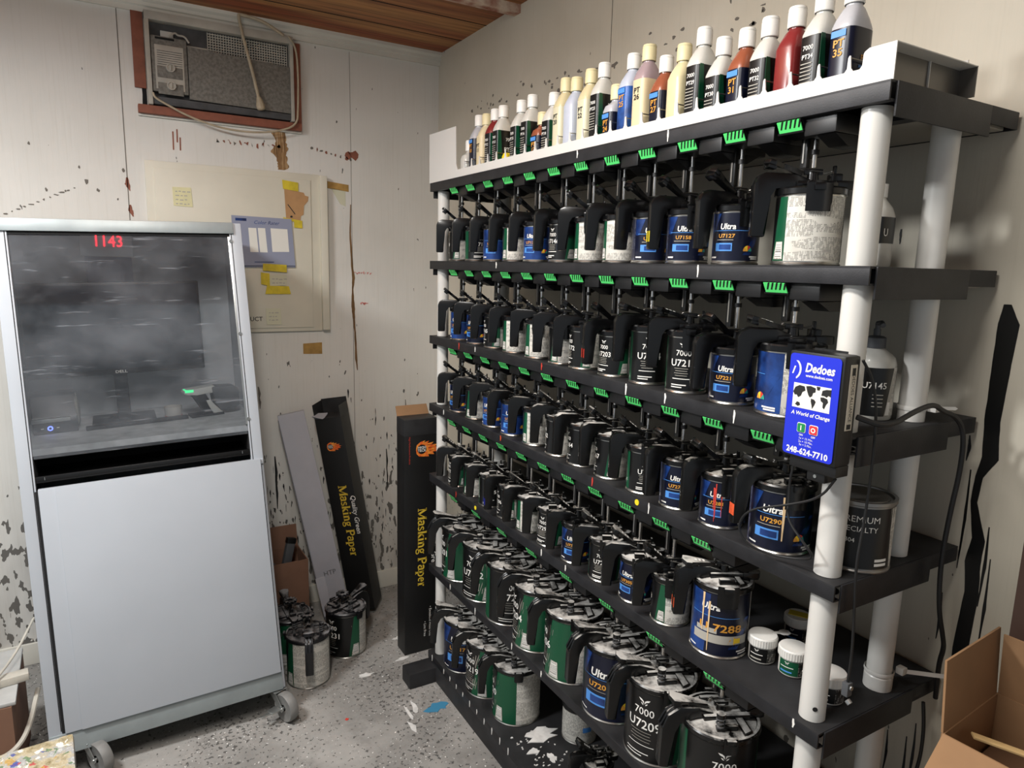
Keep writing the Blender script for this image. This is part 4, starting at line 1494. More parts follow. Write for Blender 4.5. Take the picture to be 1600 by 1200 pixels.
m.text('U', .018, 'ink white', face_M((-.012, -.0292, .052), (1, 0, 0), (0, 0, 1)), bold=.01)
m.obj('bottle_label', b)

#SECTION control
# ------------------------------------------------------------------ control box
cb = thing('control_box', 'blue and black mixer control box with world map hung on the front post', 'control box', (-.375, -2.44, 1.32))
CBO = Vector(cb.location)


def cp(o):
    o.parent = cb
    o.location = o.location - CBO
    return o


y0, y1, z0, z1 = -2.392, -2.494, 1.318, 1.497
m = MB()
m.box((-.4295, y1, z0), (-.3895, y0, z1), 'box shell', .006)
cp(m.obj('shell'))
m = MB()
Mf = face_M((-.4299, y0 - .004, z0 + .005), (0, -1, 0), (0, 0, 1))
W, H = (y0 - y1) - .009, z1 - z0 - .010
rc = .006
pl_ = []
for cx_, cy_, a0 in ((W - rc, H - rc, 0), (rc, H - rc, 90), (rc, rc, 180), (W - rc, rc, 270)):
    pl_ += [(cx_ + rc * math.cos(R(a0 + k * 30)), cy_ + rc * math.sin(R(a0 + k * 30))) for k in range(4)]
m.prism(pl_, .0010, 'bluebox', Mf)
T = lambda x, y, z=.0013: Mf @ Matrix.Translation((x * W, y * H, z))
m.text('Dedoes', .0205, 'ink white', T(.60, .835), bold=.03, shear=.2, sx=.82)
m.text('www.dedoes.com', .0070, 'ink white', T(.60, .785), bold=.015, sx=.95)
# crescent logo
arc_o = [(.045 * W + .0185 * math.cos(R(t_)), .845 * H + .0185 * math.sin(R(t_))) for t_ in range(-58, 59, 12)]
arc_i = [(.03 * W + .0165 * math.cos(R(t_)), .845 * H + .0170 * math.sin(R(t_))) for t_ in range(58, -59, -12)]
m.prism(arc_o + arc_i, .0014, 'ink white', Mf, h0=.001)
m.prism([(.06 * W, .80 * H), (.085 * W, .80 * H), (.13 * W, .875 * H), (.10 * W, .875 * H)], .0014, 'ink white', Mf, h0=.001)
mx0, mx1, my0, my1 = .12, .86, .475, .715
m.prism([(mx0 * W, my0 * H), (mx1 * W, my0 * H), (mx1 * W, my1 * H), (mx0 * W, my1 * H)], .0014, 'card white', Mf, h0=.001)
LAND = [[(0, .62), (.05, .82), (.16, .92), (.30, .90), (.33, .74), (.25, .66), (.22, .50), (.15, .42), (.10, .52), (.05, .50)],
        [(.08, .12), (.13, .24), (.20, .22), (.22, .12), (.16, .06)],
        [(.34, .92), (.46, .96), (.60, .90), (.60, .74), (.54, .70), (.52, .56), (.46, .50), (.42, .58), (.38, .72)],
        [(.50, .46), (.58, .44), (.63, .36), (.60, .22), (.55, .06), (.53, .20), (.50, .34)],
        [(.62, .98), (.72, .98), (.70, .84), (.64, .84)],
        [(.76, .66), (.78, .86), (.88, .92), (1, .94), (1, .66), (.94, .70), (.90, .62), (.84, .66)],
        [(.74, .58), (.82, .60), (.92, .56), (.95, .44), (.90, .32), (.86, .14), (.82, .20), (.82, .38), (.76, .44)]]
for p in LAND:
    m.prism([((mx0 + (mx1 - mx0) * x) * W, (my0 + (my1 - my0) * y) * H) for x, y in p][::1], .0018, 'ink black', Mf, h0=.0013)
m.text('A World of Change', .0088, 'ink white', T(.50, .405), bold=.02, shear=.15)
for x_, mt, s_ in ((.355, 'button green', 'I'), (.60, 'button red', 'O')):
    q = [(x_ * W + a_, .285 * H + b_) for a_, b_ in ((-.008, -.0062), (-.0062, -.008), (.0062, -.008), (.008, -.0062), (.008, .0062), (.0062, .008), (-.0062, .008), (-.008, .0062))]
    m.prism(q, .0018, 'ink white', Mf, h0=.001)
    m.prism([((a_ - x_ * W) * .88 + x_ * W, (b_ - .285 * H) * .88 + .285 * H) for a_, b_ in q], .0026, mt, Mf, h0=.001)
    m.text(s_, .011, 'ink white', T(x_, .262, .0029), bold=.03)
m.text('ON', .0045, 'ink white', T(.355, .205), bold=.02)
m.text('OFF', .0045, 'ink white', T(.60, .205), bold=.02)
for k, s_ in enumerate(('1x = 15 Min.', '2x = 10 Min.', '3x = 5 Min.')):
    m.text(s_, .0052, 'ink white', T(.46, .172 - .032 * k))
m.text('248-624-7710', .0140, 'ink white', T(.50, .025), bold=.03, sx=.98)
cp(m.obj('face_plate', smooth=0))
m = MB()
Ms = face_M((-.4155, y1 - .0004, z0 + .060), (1, 0, 0), (0, 0, 1))
m.prism([(0, 0), (.016, 0), (.016, .105), (0, .105)], .0008, 'sticker', Ms)
m.text('DEDOES ALLIANCE', .0105, 'ink black', Ms @ Matrix.Translation((.0055, .052, .001)) @ Matrix.Rotation(R(-90), 4, 'Z'), bold=.0, sx=.85)
m.box((.003, .002, .0008), (.013, .010, .0011), 'ink black', M=Ms)
m.box((.004, .088, .0008), (.012, .100, .0011), 'ink black', M=Ms)
cp(m.obj('rating_sticker', smooth=0))
m = MB()
m.box((-.422, -2.492, 1.300), (-.3895, -2.405, 1.3185), 'box shell', .002)
m.box((-.417, -2.470, 1.284), (-.3895, -2.437, 1.302), 'box shell', .002)
m.cyl((-.4185, -2.453, 1.293), (-.4168, -2.453, 1.293), .003, 'zinc bright', n=10)
m.box((-.3905, -2.470, 1.29), (-.3889, -2.41, 1.50), 'box shell')
cp(m.obj('bracket'))


def cord(pts, r, mat, name, label, cat, group=None, smooth=3, n=8):
    m_ = MB()
    m_.tube(pts, r, mat, n, smooth)
    return tag(m_.obj(name), label, cat, group)


cord([(-.395, -2.4995, 1.400), (-.36, -2.53, 1.385), (-.28, -2.525, 1.405), (-.20, -2.512, 1.408), (-.165, -2.508, 1.392), (-.125, -2.512, 1.380), (-.10, -2.517, 1.35), (-.095, -2.517, 1.28),
      (-.10, -2.512, 1.20), (-.105, -2.510, 1.10), (-.10, -2.515, 1.01), (-.08, -2.52, .95), (-.06, -2.515, .92), (-.05, -2.505, .88), (-.04, -2.503, .80)], .0045, 'black rubber',
     'power_cord', 'thick black cord curving from the blue control box down behind the rear post', 'cord', 'cords at the rack end')
cord([(-.392, -2.4975, 1.49), (-.372, -2.505, 1.46), (-.352, -2.506, 1.40), (-.348, -2.506, 1.30), (-.355, -2.506, 1.20), (-.362, -2.506, 1.15), (-.35, -2.506, 1.05), (-.345, -2.507, .98), (-.345, -2.505, .9305)], .0023, 'black rubber',
     'plug_lead', 'thin black cord hanging along the right of the front post to a small plug', 'cord', 'cords at the rack end')
m = MB()
m.box((-.352, -2.511, .905), (-.338, -2.499, .930), 'grey plastic', .002)
m.cyl((-.349, -2.510, .900), (-.349, -2.516, .896), .005, 'zinc bright', n=10)
m.cyl((-.345, -2.508, .922), (-.345, -2.514, .922), .004, 'zinc bright', n=10)
pg = m.obj('cord_plug')
tag(pg, 'small grey plug hanging at the end of the thin cord by the front post', 'plug')
cord([(-.402, -2.40, 1.297), (-.402, -2.395, 1.27), (-.400, -2.395, 1.235), (-.408, -2.40, 1.20), (-.405, -2.44, 1.165), (-.395, -2.452, 1.145), (-.385, -2.42, 1.128), (-.395, -2.37, 1.118), (-.425, -2.335, 1.130), (-.432, -2.315, 1.16),
      (-.430, -2.335, 1.20), (-.415, -2.40, 1.225), (-.408, -2.46, 1.255), (-.405, -2.482, 1.295)], .0022, 'black rubber',
     'looped_cord', 'thin black cord looping in front of the rightmost navy can below the control box', 'cord', 'cords at the rack end')
cord([(-.075, -2.499, .80), (-.07, -2.505, .74), (-.06, -2.50, .66), (-.075, -2.49, .58), (-.09, -2.47, .50)], .0035, 'black rubber',
     'hanging_cord', 'short black cord hanging below the end plate of the fourth can shelf', 'cord', 'cords at the rack end')

#SECTION cabinet
# ------------------------------------------------------------------ computer cabinet
cab = thing('computer_cabinet', 'white metal computer cabinet on casters with a dusty window and lower door', 'cabinet', (-1.294, -.795, 0), (0, R(-1.7), 0))
SL = .155
HW = .353


def fy(z):
    return (z - .14) * SL


def cabh(mb_, x0, x1, z0_, z1_, d0, d1, mat, bev=0.0, back=None):
    """block following the sloped front; d is the depth behind the front face, or reaches y=back"""
    def yy(z, d):
        return fy(z) + d
    b0 = back if back is not None else yy(z0_, d1)
    b1 = back if back is not None else yy(z1_, d1)
    mb_.hexa([(x0, yy(z0_, d0), z0_), (x1, yy(z0_, d0), z0_), (x1, b0, z0_), (x0, b0, z0_), (x0, yy(z1_, d0), z1_), (x1, yy(z1_, d0), z1_), (x1, b1, z1_), (x0, b1, z1_)], mat, bev)


BK = .655   # rear plane of the cabinet, local y
for s_ in (-1, 1):
    m = MB()
    xs = sorted((s_ * HW, s_ * (HW - .040)))
    cabh(m, xs[0], xs[1], .10, 1.735 if s_ > 0 else 1.730, 0, .020, 'cabinet white', .002)
    xg = s_ * (HW - .034)
    cabh(m, xg - .0012, xg + .0012, .17, 1.70, -.0006, .001, 'dark gap')
    m.obj('front_post', cab)
    m = MB()
    xs = sorted((s_ * HW, s_ * (HW - .003)))
    cabh(m, xs[0], xs[1], .10, 1.728, .018, 0, 'cabinet white', 0, BK)
    m.obj('side_panel', cab)
m = MB()
m.box((-HW, BK - .004, .10), (HW, BK, 1.728), 'cabinet inside')
m.obj('back_panel', cab)
m = MB()
cabh(m, -HW - .004, HW - .026, 1.700, 1.738, -.008, .03, 'cabinet zinc', .003)
cabh(m, -HW, HW, 1.728, 1.736, .02, 0, 'cabinet white', 0, BK)
cabh(m, -HW + .03, HW - .03, 1.690, 1.702, .001, .012, 'dark gap')
m.obj('top_rail', cab)
# inner lining, worktop and keyboard bay
m = MB()
m.box((-HW + .005, BK - .014, 1.03), (HW - .005, BK - .005, 1.715), 'cabinet inside')
m.box((-.13, BK - .020, 1.25), (.02, BK - .014, 1.70), 'card grey', 0)
m.obj('back_lining', cab)
m = MB()
cabh(m, -HW + .004, HW - .004, 1.020, 1.040, .012, 0, 'worktop', 0, BK - .006)
m.obj('worktop', cab)
m = MB()
cabh(m, -HW + .04, HW - .04, .930, .938, .10, 0, 'dark gap', 0, BK - .1)
cabh(m, -HW + .04, HW - .04, .93, 1.02, .20, .21, 'dark gap')
cabh(m, -HW + .038, -HW + .042, .93, 1.02, .004, .2, 'dark gap')
cabh(m, HW - .042, HW - .038, .93, 1.02, .004, .2, 'dark gap')
cabh(m, -HW + .04, HW - .04, 1.010, 1.020, .008, .2, 'dark gap')
m.obj('keyboard_bay', cab)
m = MB()
cabh(m, -HW + .042, HW - .042, .944, .958, .004, .012, 'black plastic', .002)
cabh(m, -HW + .042, HW - .042, .938, .944, .006, .19, 'black plastic', .001)
for k in range(2):
    m.cyl((-HW + .065 + k * .575, fy(.95) + .003, .946), (-HW + .065 + k * .575, fy(.955) + .003, .955), .0012, 'zinc bright', n=8)
m.obj('keyboard_drawer', cab)
# window pane with screws
m = MB()
cabh(m, -HW + .039, HW - .034, 1.012, 1.700, .0045, .0075, 'dusty acrylic')
m.obj('window_pane', cab, smooth=0)
m = MB()
cabh(m, HW - .046, HW - .028, 1.045, 1.690, .0005, .0045, 'zinc bright', .001)
for zz in (1.675, 1.36, 1.065):
    m.cyl((HW - .037, fy(zz) - .004, zz), (HW - .037, fy(zz) + .002, zz), .006, 'zinc bright', n=12)
m.obj('pane_clip_strip', cab)
# lower door
m = MB()
cabh(m, -HW + .045, HW - .012, .165, .922, -.012, .006, 'cabinet white', .002)
cabh(m, -HW + .090, HW - .012, .166, .924, -.016, -.010, 'cabinet white', .001)
cabh(m, -HW + .036, -HW + .045, .165, .915, -.003, .006, 'dark gap')
cabh(m, HW - .012, HW - .008, .165, .915, -.003, .006, 'dark gap')
m.box((HW - .010, fy(.915) - .010, .905), (HW - .002, fy(.915) + .004, .922), 'cabinet white', .001)
for x_, z_ in ((-.075, .205), (-.08, .235), (-.07, .19)):
    m.prism(stroke([(x_, z_ + .015, .4), (x_, z_, 1), (x_ + .003, z_ - .012, .2)], .006), .0006, 'dark paint', face_M((0, fy(z_) - .0175, 0), (1, 0, 0), (0, SL, 1)), h0=0)
m.obj('door', cab)
m = MB()
cabh(m, -HW, HW - .008, .098, .162, -.006, .03, 'cabinet zinc', .002)
cabh(m, -HW, HW, .098, .104, .03, 0, 'cabinet zinc', 0, BK)
m.obj('base_rail', cab)


# casters
def caster(x, y, ang, brake, tr=.030):
    e_ = empty('caster', (x, y, .0016 - .0297 * x))
    e_.parent = cab
    e_.rotation_euler = (0, R(1.7), R(ang))
    rw = .052
    m_ = MB()
    Mw = Matrix.Translation((tr, 0, rw)) @ Matrix.Rotation(R(90), 4, 'X')
    m_.lathe([(.012, -.013), (rw - .012, -.013), (rw - .003, -.016), (rw, -.010), (rw, .010), (rw - .003, .016), (rw - .012, .013), (.012, .013)], 30, 'wheel grey', Mw)
    m_.obj('wheel', e_)
    m_ = MB()
    for s2 in (-1, 1):
        m_.prism([(-.026, .100), (.026, .100), (tr + .012, .052), (tr, .038), (tr - .012, .052)], .003, 'zinc bright', face_M((0, s2 * .021 + .0015, 0), (1, 0, 0), (0, 0, 1)))
    m_.box((-.032, -.025, .098), (.032, .025, .103), 'zinc bright', .001)
    m_.cyl((0, 0, .096), (0, 0, .11), .02, 'zinc bright', n=18)
    m_.cyl((tr, -.026, rw), (tr, .026, rw), .006, 'zinc bright', n=10)
    if brake:
        m_.box((tr - .030, -.060, .050), (tr + .004, -.024, .056), 'zinc bright', .002)
        m_.box((tr - .020, -.090, .048), (tr - .008, -.055, .054), 'zinc bright', .002)
    m_.obj('fork', e_)


caster(HW - .030, .022, -68, True, .062)
caster(-HW + .10, .03, -60, False, .055)
caster(HW - .06, BK - .07, 180, False)
caster(-HW + .06, BK - .07, 0, False)

# things inside the cabinet
WT = 1.040


def cw(x, y, z):
    return cab.matrix_basis @ Vector((x, y, z))


mon = thing('monitor', 'black flat monitor behind the dusty cabinet window', 'monitor', (-1.382 + .0, -.375, WT - .0008), (0, R(-1.7), 0))
m = MB()
m.box((-.270, -.012, .175), (.275, .018, .495), 'bezel', .004)
m.box((-.262, -.0135, .195), (.267, -.0115, .486), 'screen black', 0)
m.text('DELL', .013, 'ink white', face_M((.005, -.0135, .180), (1, 0, 0), (0, 0, 1)), bold=.02, sx=1.3)
m.obj('screen', mon)
m = MB()
m.box((-.020, .015, .004), (.022, .045, .30), 'bezel', .003)
m.box((-.020, .002, .006), (.022, .018, .19), 'bezel', .003)
m.box((-.10, -.03, 0), (.10, .12, .010), 'bezel', .003)
m.obj('stand', mon)
pr = thing('label_printer', 'small black label printer on the left of the cabinet worktop', 'printer', (-1.590, -.445, WT - .0083), (0, R(-1.7), R(4)))
m = MB()
P = [(0, 0), (.13, 0), (.13, .115), (.085, .135), (.045, .125), (.006, .055), (0, .04)]
m.prism([(x, z) for x, z in P], .070, 'bezel', face_M((0, 0, 0), (0, 1, 0), (0, 0, 1)), bev=.006, h0=-.058)
m.obj('printer_body', pr)
m = MB()
m.lathe([(.0001, .010), (.040, .008), (.058, .002), (.060, -.006)], 28, 'cloth grey', Matrix.Translation((.072, .068, .062)) @ Matrix.Rotation(R(90), 4, 'Y') @ Matrix.Scale(.98, 4))
m.obj('side_grille', pr)
m = MB()
m.box((-.060, -.008, .040), (.050, .006, .054), 'zinc bright', .003, M=Matrix.Translation((0, .002, 0)))
m.cyl((-.010, -.0015, .020), (-.010, .002, .020), .008, 'led blue', n=16)
m.cyl((-.010, -.0028, .020), (-.010, .002, .020), .0045, 'bezel', n=12)
m.box((-.036, -.0012, .019), (-.028, .001, .022), 'ink white')
m.box((.008, -.0012, .019), (.016, .001, .022), 'ink white')
m.text('DYMO', .013, 'ink sky', face_M((-.008, .013, .066), (1, 0, 0), (0, .62, 1)), bold=.02, sx=1.3)
m.obj('control_strip', pr)
kb = tag(MB().box((-.155, -.012, 0), (.165, .018, .012), 'bezel', .003).obj('black_bar', None, (-1.345, -.435, WT - .0010), R(4)), 'low black bar lying on the worktop in front of the monitor stand', 'bar')
kb.name = 'sensor_bar'
kb.rotation_euler = (0, R(-1.7), R(4))
sg = thing('colour_scanner', 'grey and white handheld colour scanner on the right of the cabinet worktop', 'scanner', (-1.090, -.395, WT + .0115), (0, R(-1.7), R(8)))
m = MB()
m.prism([(-.105, .088), (-.10, .100), (.0, .108), (.015, .095), (-.005, .080), (-.06, .078), (-.09, .080)], .026, 'pale plastic', face_M((0, 0, 0), (1, 0, 0), (0, 0, 1)), bev=.006, h0=-.026)
m.obj('scanner_head', sg)
m = MB()
m.prism([(-.01, .105), (.075, .100), (.090, .085), (.090, .025), (.075, .014), (.02, .010), (.0, .040)], .030, 'grey plastic', face_M((0, 0, 0), (1, 0, 0), (0, 0, 1)), bev=.010, h0=-.030)
m.obj('scanner_body', sg)
m = MB()
m.prism([(-.085, .080), (-.03, .082), (-.012, .045), (.005, .006), (-.035, .004), (-.060, .060)], .020, 'bezel', face_M((0, 0, 0), (1, 0, 0), (0, 0, 1)), bev=.004, h0=-.020)
m.prism([(-.03, .055), (-.012, .055), (.004, .025), (.030, .004), (-.006, .002), (-.020, .030)], .023, 'pale plastic', face_M((0, 0, 0), (1, 0, 0), (0, 0, 1)), bev=.003, h0=-.023)
m.box((-.085, -.03, -.004), (.03, .03, .004), 'bezel', .002)
m.obj('scanner_handle', sg)
m = MB()
m.box((-.100, -.0268, .090), (-.070, .010, .1005), 'led green', .003)
m.obj('status_light', sg)
cup = thing('plastic_cup', 'small clear pinkish cup behind the colour scanner', 'cup', (-1.225, -.375, WT + .0035), (0, R(-1.7), 0))
m = MB()
m.lathe([(.0001, .001), (.026, 0), (.028, .002), (.030, .040), (.0285, .040), (.0265, .003)], 26, 'jar clear')
m.obj('cup_wall', cup)
m = MB()
m.lathe([(.0285, .004), (.0295, .006), (.0285, .008)], 26, 'ink red')
m.obj('red_ring', cup)
led = thing('reflected_digits', 'red glowing digits in the cabinet top, built for a clock reflection in the pane', 'display', (-1.395, -.33, 1.655))  # glowing digits built as a solid in place of a reflection in the pane
m = MB()
m.box((-.085, 0, -.035), (.075, .05, .05), 'cabinet inside', .004)
m.obj('digit_block', led)
m = MB()
m.text('1143', .055, 'led red', face_M((0, -.002, 0), (1, 0, 0), (0, 0, 1)), bold=.0, sx=.85)
m.obj('digits', led)

#SECTION backwall things
# ------------------------------------------------------------------ air conditioner
ac = thing('air_conditioner', 'old grey dusty window air conditioner set in the back wall', 'air conditioner', (-.95, 0, 2.2))


def ap(o):
    o.parent = ac
    o.location = o.location - Vector((-.95, 0, 2.2))
    return o


AX0, AX1, AZ0, AZ1 = -1.226, -.680, 2.200, 2.534
m = MB()
m.box((AX0, -.050, AZ0), (AX0 + .016, -.0006, AZ1), 'ac frame', .002)
m.box((AX1 - .014, -.050, AZ0), (AX1, -.0006, AZ1), 'ac frame', .002)
m.box((AX0, -.052, AZ1 - .030), (AX1, -.0006, AZ1), 'ac frame', .002)
ap(m.obj('sleeve'))
m = MB()
m.box((AX0 + .014, -.012, AZ0 + .01), (AX1 - .012, -.002, AZ1 - .028), 'ac dark')
m.box((AX0 + .055, -.020, AZ1 - .085), (AX0 + .10, -.012, AZ1 - .055), 'pale plastic', .003)
m.box((AX0 + .11, -.018, AZ1 - .100), (AX0 + .26, -.012, AZ1 - .094), 'ac frame', .001)
ap(m.obj('inner_body'))
m = MB()
gx0, gx1, gz0, gz1 = AX0 + .22, AX1 - .022, 2.415, 2.500
k = 0
x = gx0
while x < gx1:
    m.box((x, -.022, gz0), (x + .0032, -.014, gz1), 'ac frame')
    x += .0098
z = gz0
while z < gz1:
    m.box((gx0, -.023, z), (gx1, -.015, z + .0032), 'ac frame')
    z += .0098
ap(m.obj('outlet_grille', smooth=0))
m = MB()
m.hexa([(AX0 + .145, -.046, AZ0 + .035), (AX1 - .014, -.046, AZ0 + .030), (AX1 - .014, -.012, AZ0 + .030), (AX0 + .145, -.012, AZ0 + .035),
        (AX0 + .145, -.046, 2.430), (AX1 - .014, -.046, 2.415), (AX1 - .014, -.012, 2.415), (AX0 + .145, -.012, 2.430)], 'ac grey', .004)
ap(m.obj('front_grille'))
m = MB()
m.box((AX0 + .018, -.044, AZ0 + .050), (AX0 + .143, -.012, 2.452), 'ac grey', .004)
m.box((AX0 + .030, -.046, AZ0 + .060), (AX0 + .130, -.043, 2.420), 'ac frame', .002)
m.box((AX0 + .034, -.047, 2.440), (AX0 + .10, -.040, 2.447), 'dark gap', .001)
for zz in (2.262, 2.322):
    m.box((AX0 + .036, -.0475, zz - .020), (AX0 + .124, -.0455, zz + .022), 'ac grey', .001)
for k in range(7):
    m.box((AX0 + .038, -.0472, 2.350 + k * .008), (AX0 + .125, -.0455, 2.3515 + k * .008), 'ac dark')
cpn = ap(m.obj('control_panel'))
for zz in (2.275, 2.340):
    m = MB()
    m.lathe([(.0001, .006), (.011, .006), (.012, .010), (.0155, .010), (.0165, .002), (.0165, -.002)], 26, 'ac frame', Matrix.Translation((AX0 + .082 + .95, -.047, zz - 2.2)) @ Matrix.Rotation(R(90), 4, 'X'))
    m.box((AX0 + .080 + .95, -.060, zz - 2.2 - .010), (AX0 + .084 + .95, -.050, zz - 2.2 + .010), 'ac frame', .001)
    kn = m.obj('knob', cpn)
    kn.location = (0, 0, 0)
    cpn_loc = cpn.location
    kn.location = -Vector(cpn.location)
m = MB()
m.hexa([(AX0 + .01, -.040, AZ0 + .004), (AX1 - .01, -.040, AZ0 + .004), (AX1 - .01, -.002, AZ0 + .004), (AX0 + .01, -.002, AZ0 + .004),
        (AX0 + .01, -.046, AZ0 + .032), (AX1 - .01, -.046, AZ0 + .028), (AX1 - .01, -.002, AZ0 + .028), (AX0 + .01, -.002, AZ0 + .032)], 'ac dark', .003)
ap(m.obj('bottom_ledge'))
# brown wood frame round the opening
m = MB()
m.box((-1.268, -.012, 2.262), (-1.228, 0, 2.556), 'brown primer', .002)
struct(m.obj('trim_4'))
m = MB()
m.box((-1.262, -.034, 2.168), (-.648, 0, 2.199), 'brown primer', .003)
m.box((-1.262, -.012, 2.160), (-.645, 0, 2.168), 'white trim paint', .001)
struct(m.obj('trim_5'))
m = MB()
m.box((-.679, -.022, 2.185), (-.645, 0, 2.520), 'brown primer', .003)
struct(m.obj('trim_6'))
bmark('dark_gap', [(-1.245, 2.20), (-1.228, 2.20), (-1.228, 2.34), (-1.238, 2.32), (-1.245, 2.29), (-1.243, 2.24)], 'dark gap')
# cord: plug hanging over the face, loop under the unit
cd = thing('beige_cord', 'beige cord with a plug draped over the air conditioner and looping below it', 'cord', (-.9, -.06, 2.3))
CDO = Vector(cd.location)
m = MB()
m.tube([tuple(Vector(p) - CDO) for p in ((-.72, -.061, 2.530), (-.80, -.062, 2.570), (-.886, -.064, 2.578), (-.893, -.066, 2.572), (-.884, -.064, 2.52), (-.862, -.062, 2.43), (-.840, -.062, 2.34), (-.826, -.066, 2.265))], .0062, 'old cord', 8, 2)
m.tube([tuple(Vector(p) - CDO) for p in ((-.70, -.060, 2.530), (-.668, -.055, 2.49), (-.660, -.04, 2.38), (-.664, -.04, 2.26), (-.672, -.05, 2.185), (-.76, -.05, 2.150), (-.86, -.05, 2.135), (-.98, -.05, 2.140), (-1.09, -.05, 2.170), (-1.17, -.060, 2.205), (-1.205, -.062, 2.222), (-1.21, -.060, 2.24))], .0040, 'old cord', 8, 2)
m.tube([tuple(Vector(p) - CDO) for p in ((-1.145, -.053, 2.452), (-1.135, -.058, 2.462), (-1.12, -.058, 2.468), (-1.115, -.056, 2.460), (-1.09, -.056, 2.462), (-1.075, -.054, 2.440))], .0035, 'ac frame', 6, 2)
m.obj('cable', cd)
m = MB()
m.tube([tuple(Vector(p) - CDO) for p in ((-.828, -.066, 2.275), (-.824, -.066, 2.262), (-.821, -.066, 2.245), (-.819, -.066, 2.232), (-.818, -.066, 2.226))], [.008, .013, .017, .017, .012], 'old cord', 10, 0)
m.obj('plug', cd)

# ------------------------------------------------------------------ electrical panel
ep = thing('electrical_panel', 'cream painted electrical panel cover on the back wall above the cabinet', 'electrical panel', (-.92, 0, 1.65))


def eq(o, par=None):
    o.parent = par or ep
    o.location = o.location - Vector((-.92, 0, 1.65))
    return o


m = MB()
m.box((-1.252, -.014, 1.313), (-.575, -.0006, 1.996), 'panel cream', .003)
eq(m.obj('cover_frame'))
m = MB()
m.box((-1.222, -.019, 1.33), (-.615, -.012, 1.970), 'panel cream', .002)
m.text('PRODUCT', .026, 'ink black', face_M((-.895, -.0194, 1.362), (1, 0, 0), (0, 0, 1)), bold=.01)
eq(m.obj('panel_door'))
m = MB()
m.box((-.576, -.034, 1.318), (-.545, -.0006, 1.992), 'panel cream', .003)
eq(m.obj('side_trim'))
FY = -.0195


def note(name, poly, mat, label, cat, th=.0015, y=FY, marks=None, grp=None):
    m_ = MB()
    m_.prism(poly, th, mat, face_M((0, y, 0), (1, 0, 0), (0, 0, 1)))
    for p in (marks or []):
        if len(p) == 3:
            s_, (x, z), (sz, mt) = p
            m_.text(s_, sz, mt, face_M((x, y - th - .0003, z), (1, 0, 0), (0, 0, 1)), shear=.25, align='LEFT')
        else:
            poly2, mt = p
            m_.prism(poly2, th + .0004, mt, face_M((0, y, 0), (1, 0, 0), (0, 0, 1)), h0=.0005)
    return tag(m_.obj(name, smooth=0), label, cat, grp)


def scrib(x0, z0, w_, n, mt):
    out = []
    rg_ = random.Random(int(x0 * 1000) + 5)
    for k in range(n):
        x = x0
        while x < x0 + w_:
            l_ = rg_.uniform(.006, .016)
            zz = z0 - k * .016 + rg_.uniform(-.001, .001)
            out.append(([(x, zz), (x + l_, zz), (x + l_ - .001, zz + .0045), (x + .001, zz + .004)], mt))
            x += l_ + .004
    return out


note('sticky_note', [(-1.158, 1.828), (-1.088, 1.826), (-1.092, 1.902), (-1.160, 1.900)], 'note paper', 'pale yellow handwritten sticky note on the upper left of the electrical panel', 'note', marks=scrib(-1.150, 1.882, .045, 4, 'label grey'), grp='sticky notes on the panel')
note('sticky_note', [(-.818, 1.345), (-.755, 1.345), (-.757, 1.415), (-.820, 1.415)], 'note paper faded', 'faded cream sticky note near the bottom right of the electrical panel', 'note', marks=scrib(-.808, 1.395, .035, 3, 'label grey'), y=FY - .0006, grp='sticky notes on the panel')
kp = note('cardboard_scrap', [(-.722, 1.792), (-.662, 1.794), (-.660, 1.815), (-.648, 1.822), (-.645, 1.86), (-.628, 1.88), (-.625, 1.90), (-.640, 1.903), (-.645, 1.915), (-.727, 1.925)], 'kraft', 'torn brown cardboard scrap taped to the upper right of the panel', 'cardboard', marks=[([(-.70 + a_, 1.81 + b_) for a_, b_ in blob(7, .006, .005, .3)], 'ink black'), ([(-.715, 1.86), (-.685, 1.82), (-.683, 1.823), (-.713, 1.863)], 'ink black')])
note('yellow_tape', [(-.732, 1.925), (-.668, 1.918), (-.668, 1.955), (-.735, 1.962)], 'yellow tape', 'yellow tape strip at the top edge of the cardboard scrap', 'tape', y=FY - .002, grp='yellow tape on the panel')
note('yellow_tape', [(-.690, 1.765), (-.655, 1.763), (-.655, 1.795), (-.735, 1.806), (-.735, 1.796), (-.690, 1.79)], 'yellow tape', 'yellow tape strip at the bottom edge of the cardboard scrap', 'tape', y=FY - .002, grp='yellow tape on the panel')
cc = note('colour_card', [(-.940, 1.59), (-.690, 1.594), (-.702, 1.800), (-.945, 1.803)], 'card grey', 'grey colour test card with white windows taped on the electrical panel', 'card', y=FY - .0045, th=.002, marks=[
    ([(-.875, 1.655), (-.842, 1.655), (-.848, 1.755), (-.880, 1.755)], 'card white'), ([(-.836, 1.655), (-.805, 1.655), (-.812, 1.756), (-.842, 1.756)], 'card white'),
    ([(-.785, 1.658), (-.715, 1.660), (-.720, 1.756), (-.790, 1.757)], 'card white'),
    ('Color Rater', (-.858, 1.772), (.021, 'label royal')), ([(-.930, 1.782), (-.886, 1.782), (-.886, 1.793), (-.930, 1.793)], 'label royal'),
    ([(-.86, 1.612), (-.78, 1.613), (-.78, 1.616), (-.86, 1.615)], 'label royal'), ([(-.94, 1.594), (-.69, 1.598), (-.69, 1.601), (-.94, 1.597)], 'label navy')])
note('yellow_tape', [(-.828, 1.578), (-.728, 1.572), (-.728, 1.604), (-.826, 1.608)], 'yellow tape', 'yellow tape strip along the lower edge of the grey colour card', 'tape', y=FY - .0076, grp='yellow tape on the panel')
pn = note('paper_slip', [(-.802, 1.512), (-.728, 1.515), (-.728, 1.560), (-.802, 1.560)], 'note paper faded', 'small written paper slip taped below the grey colour card', 'note', y=FY - .001, marks=scrib(-.79, 1.540, .05, 2, 'label grey'))
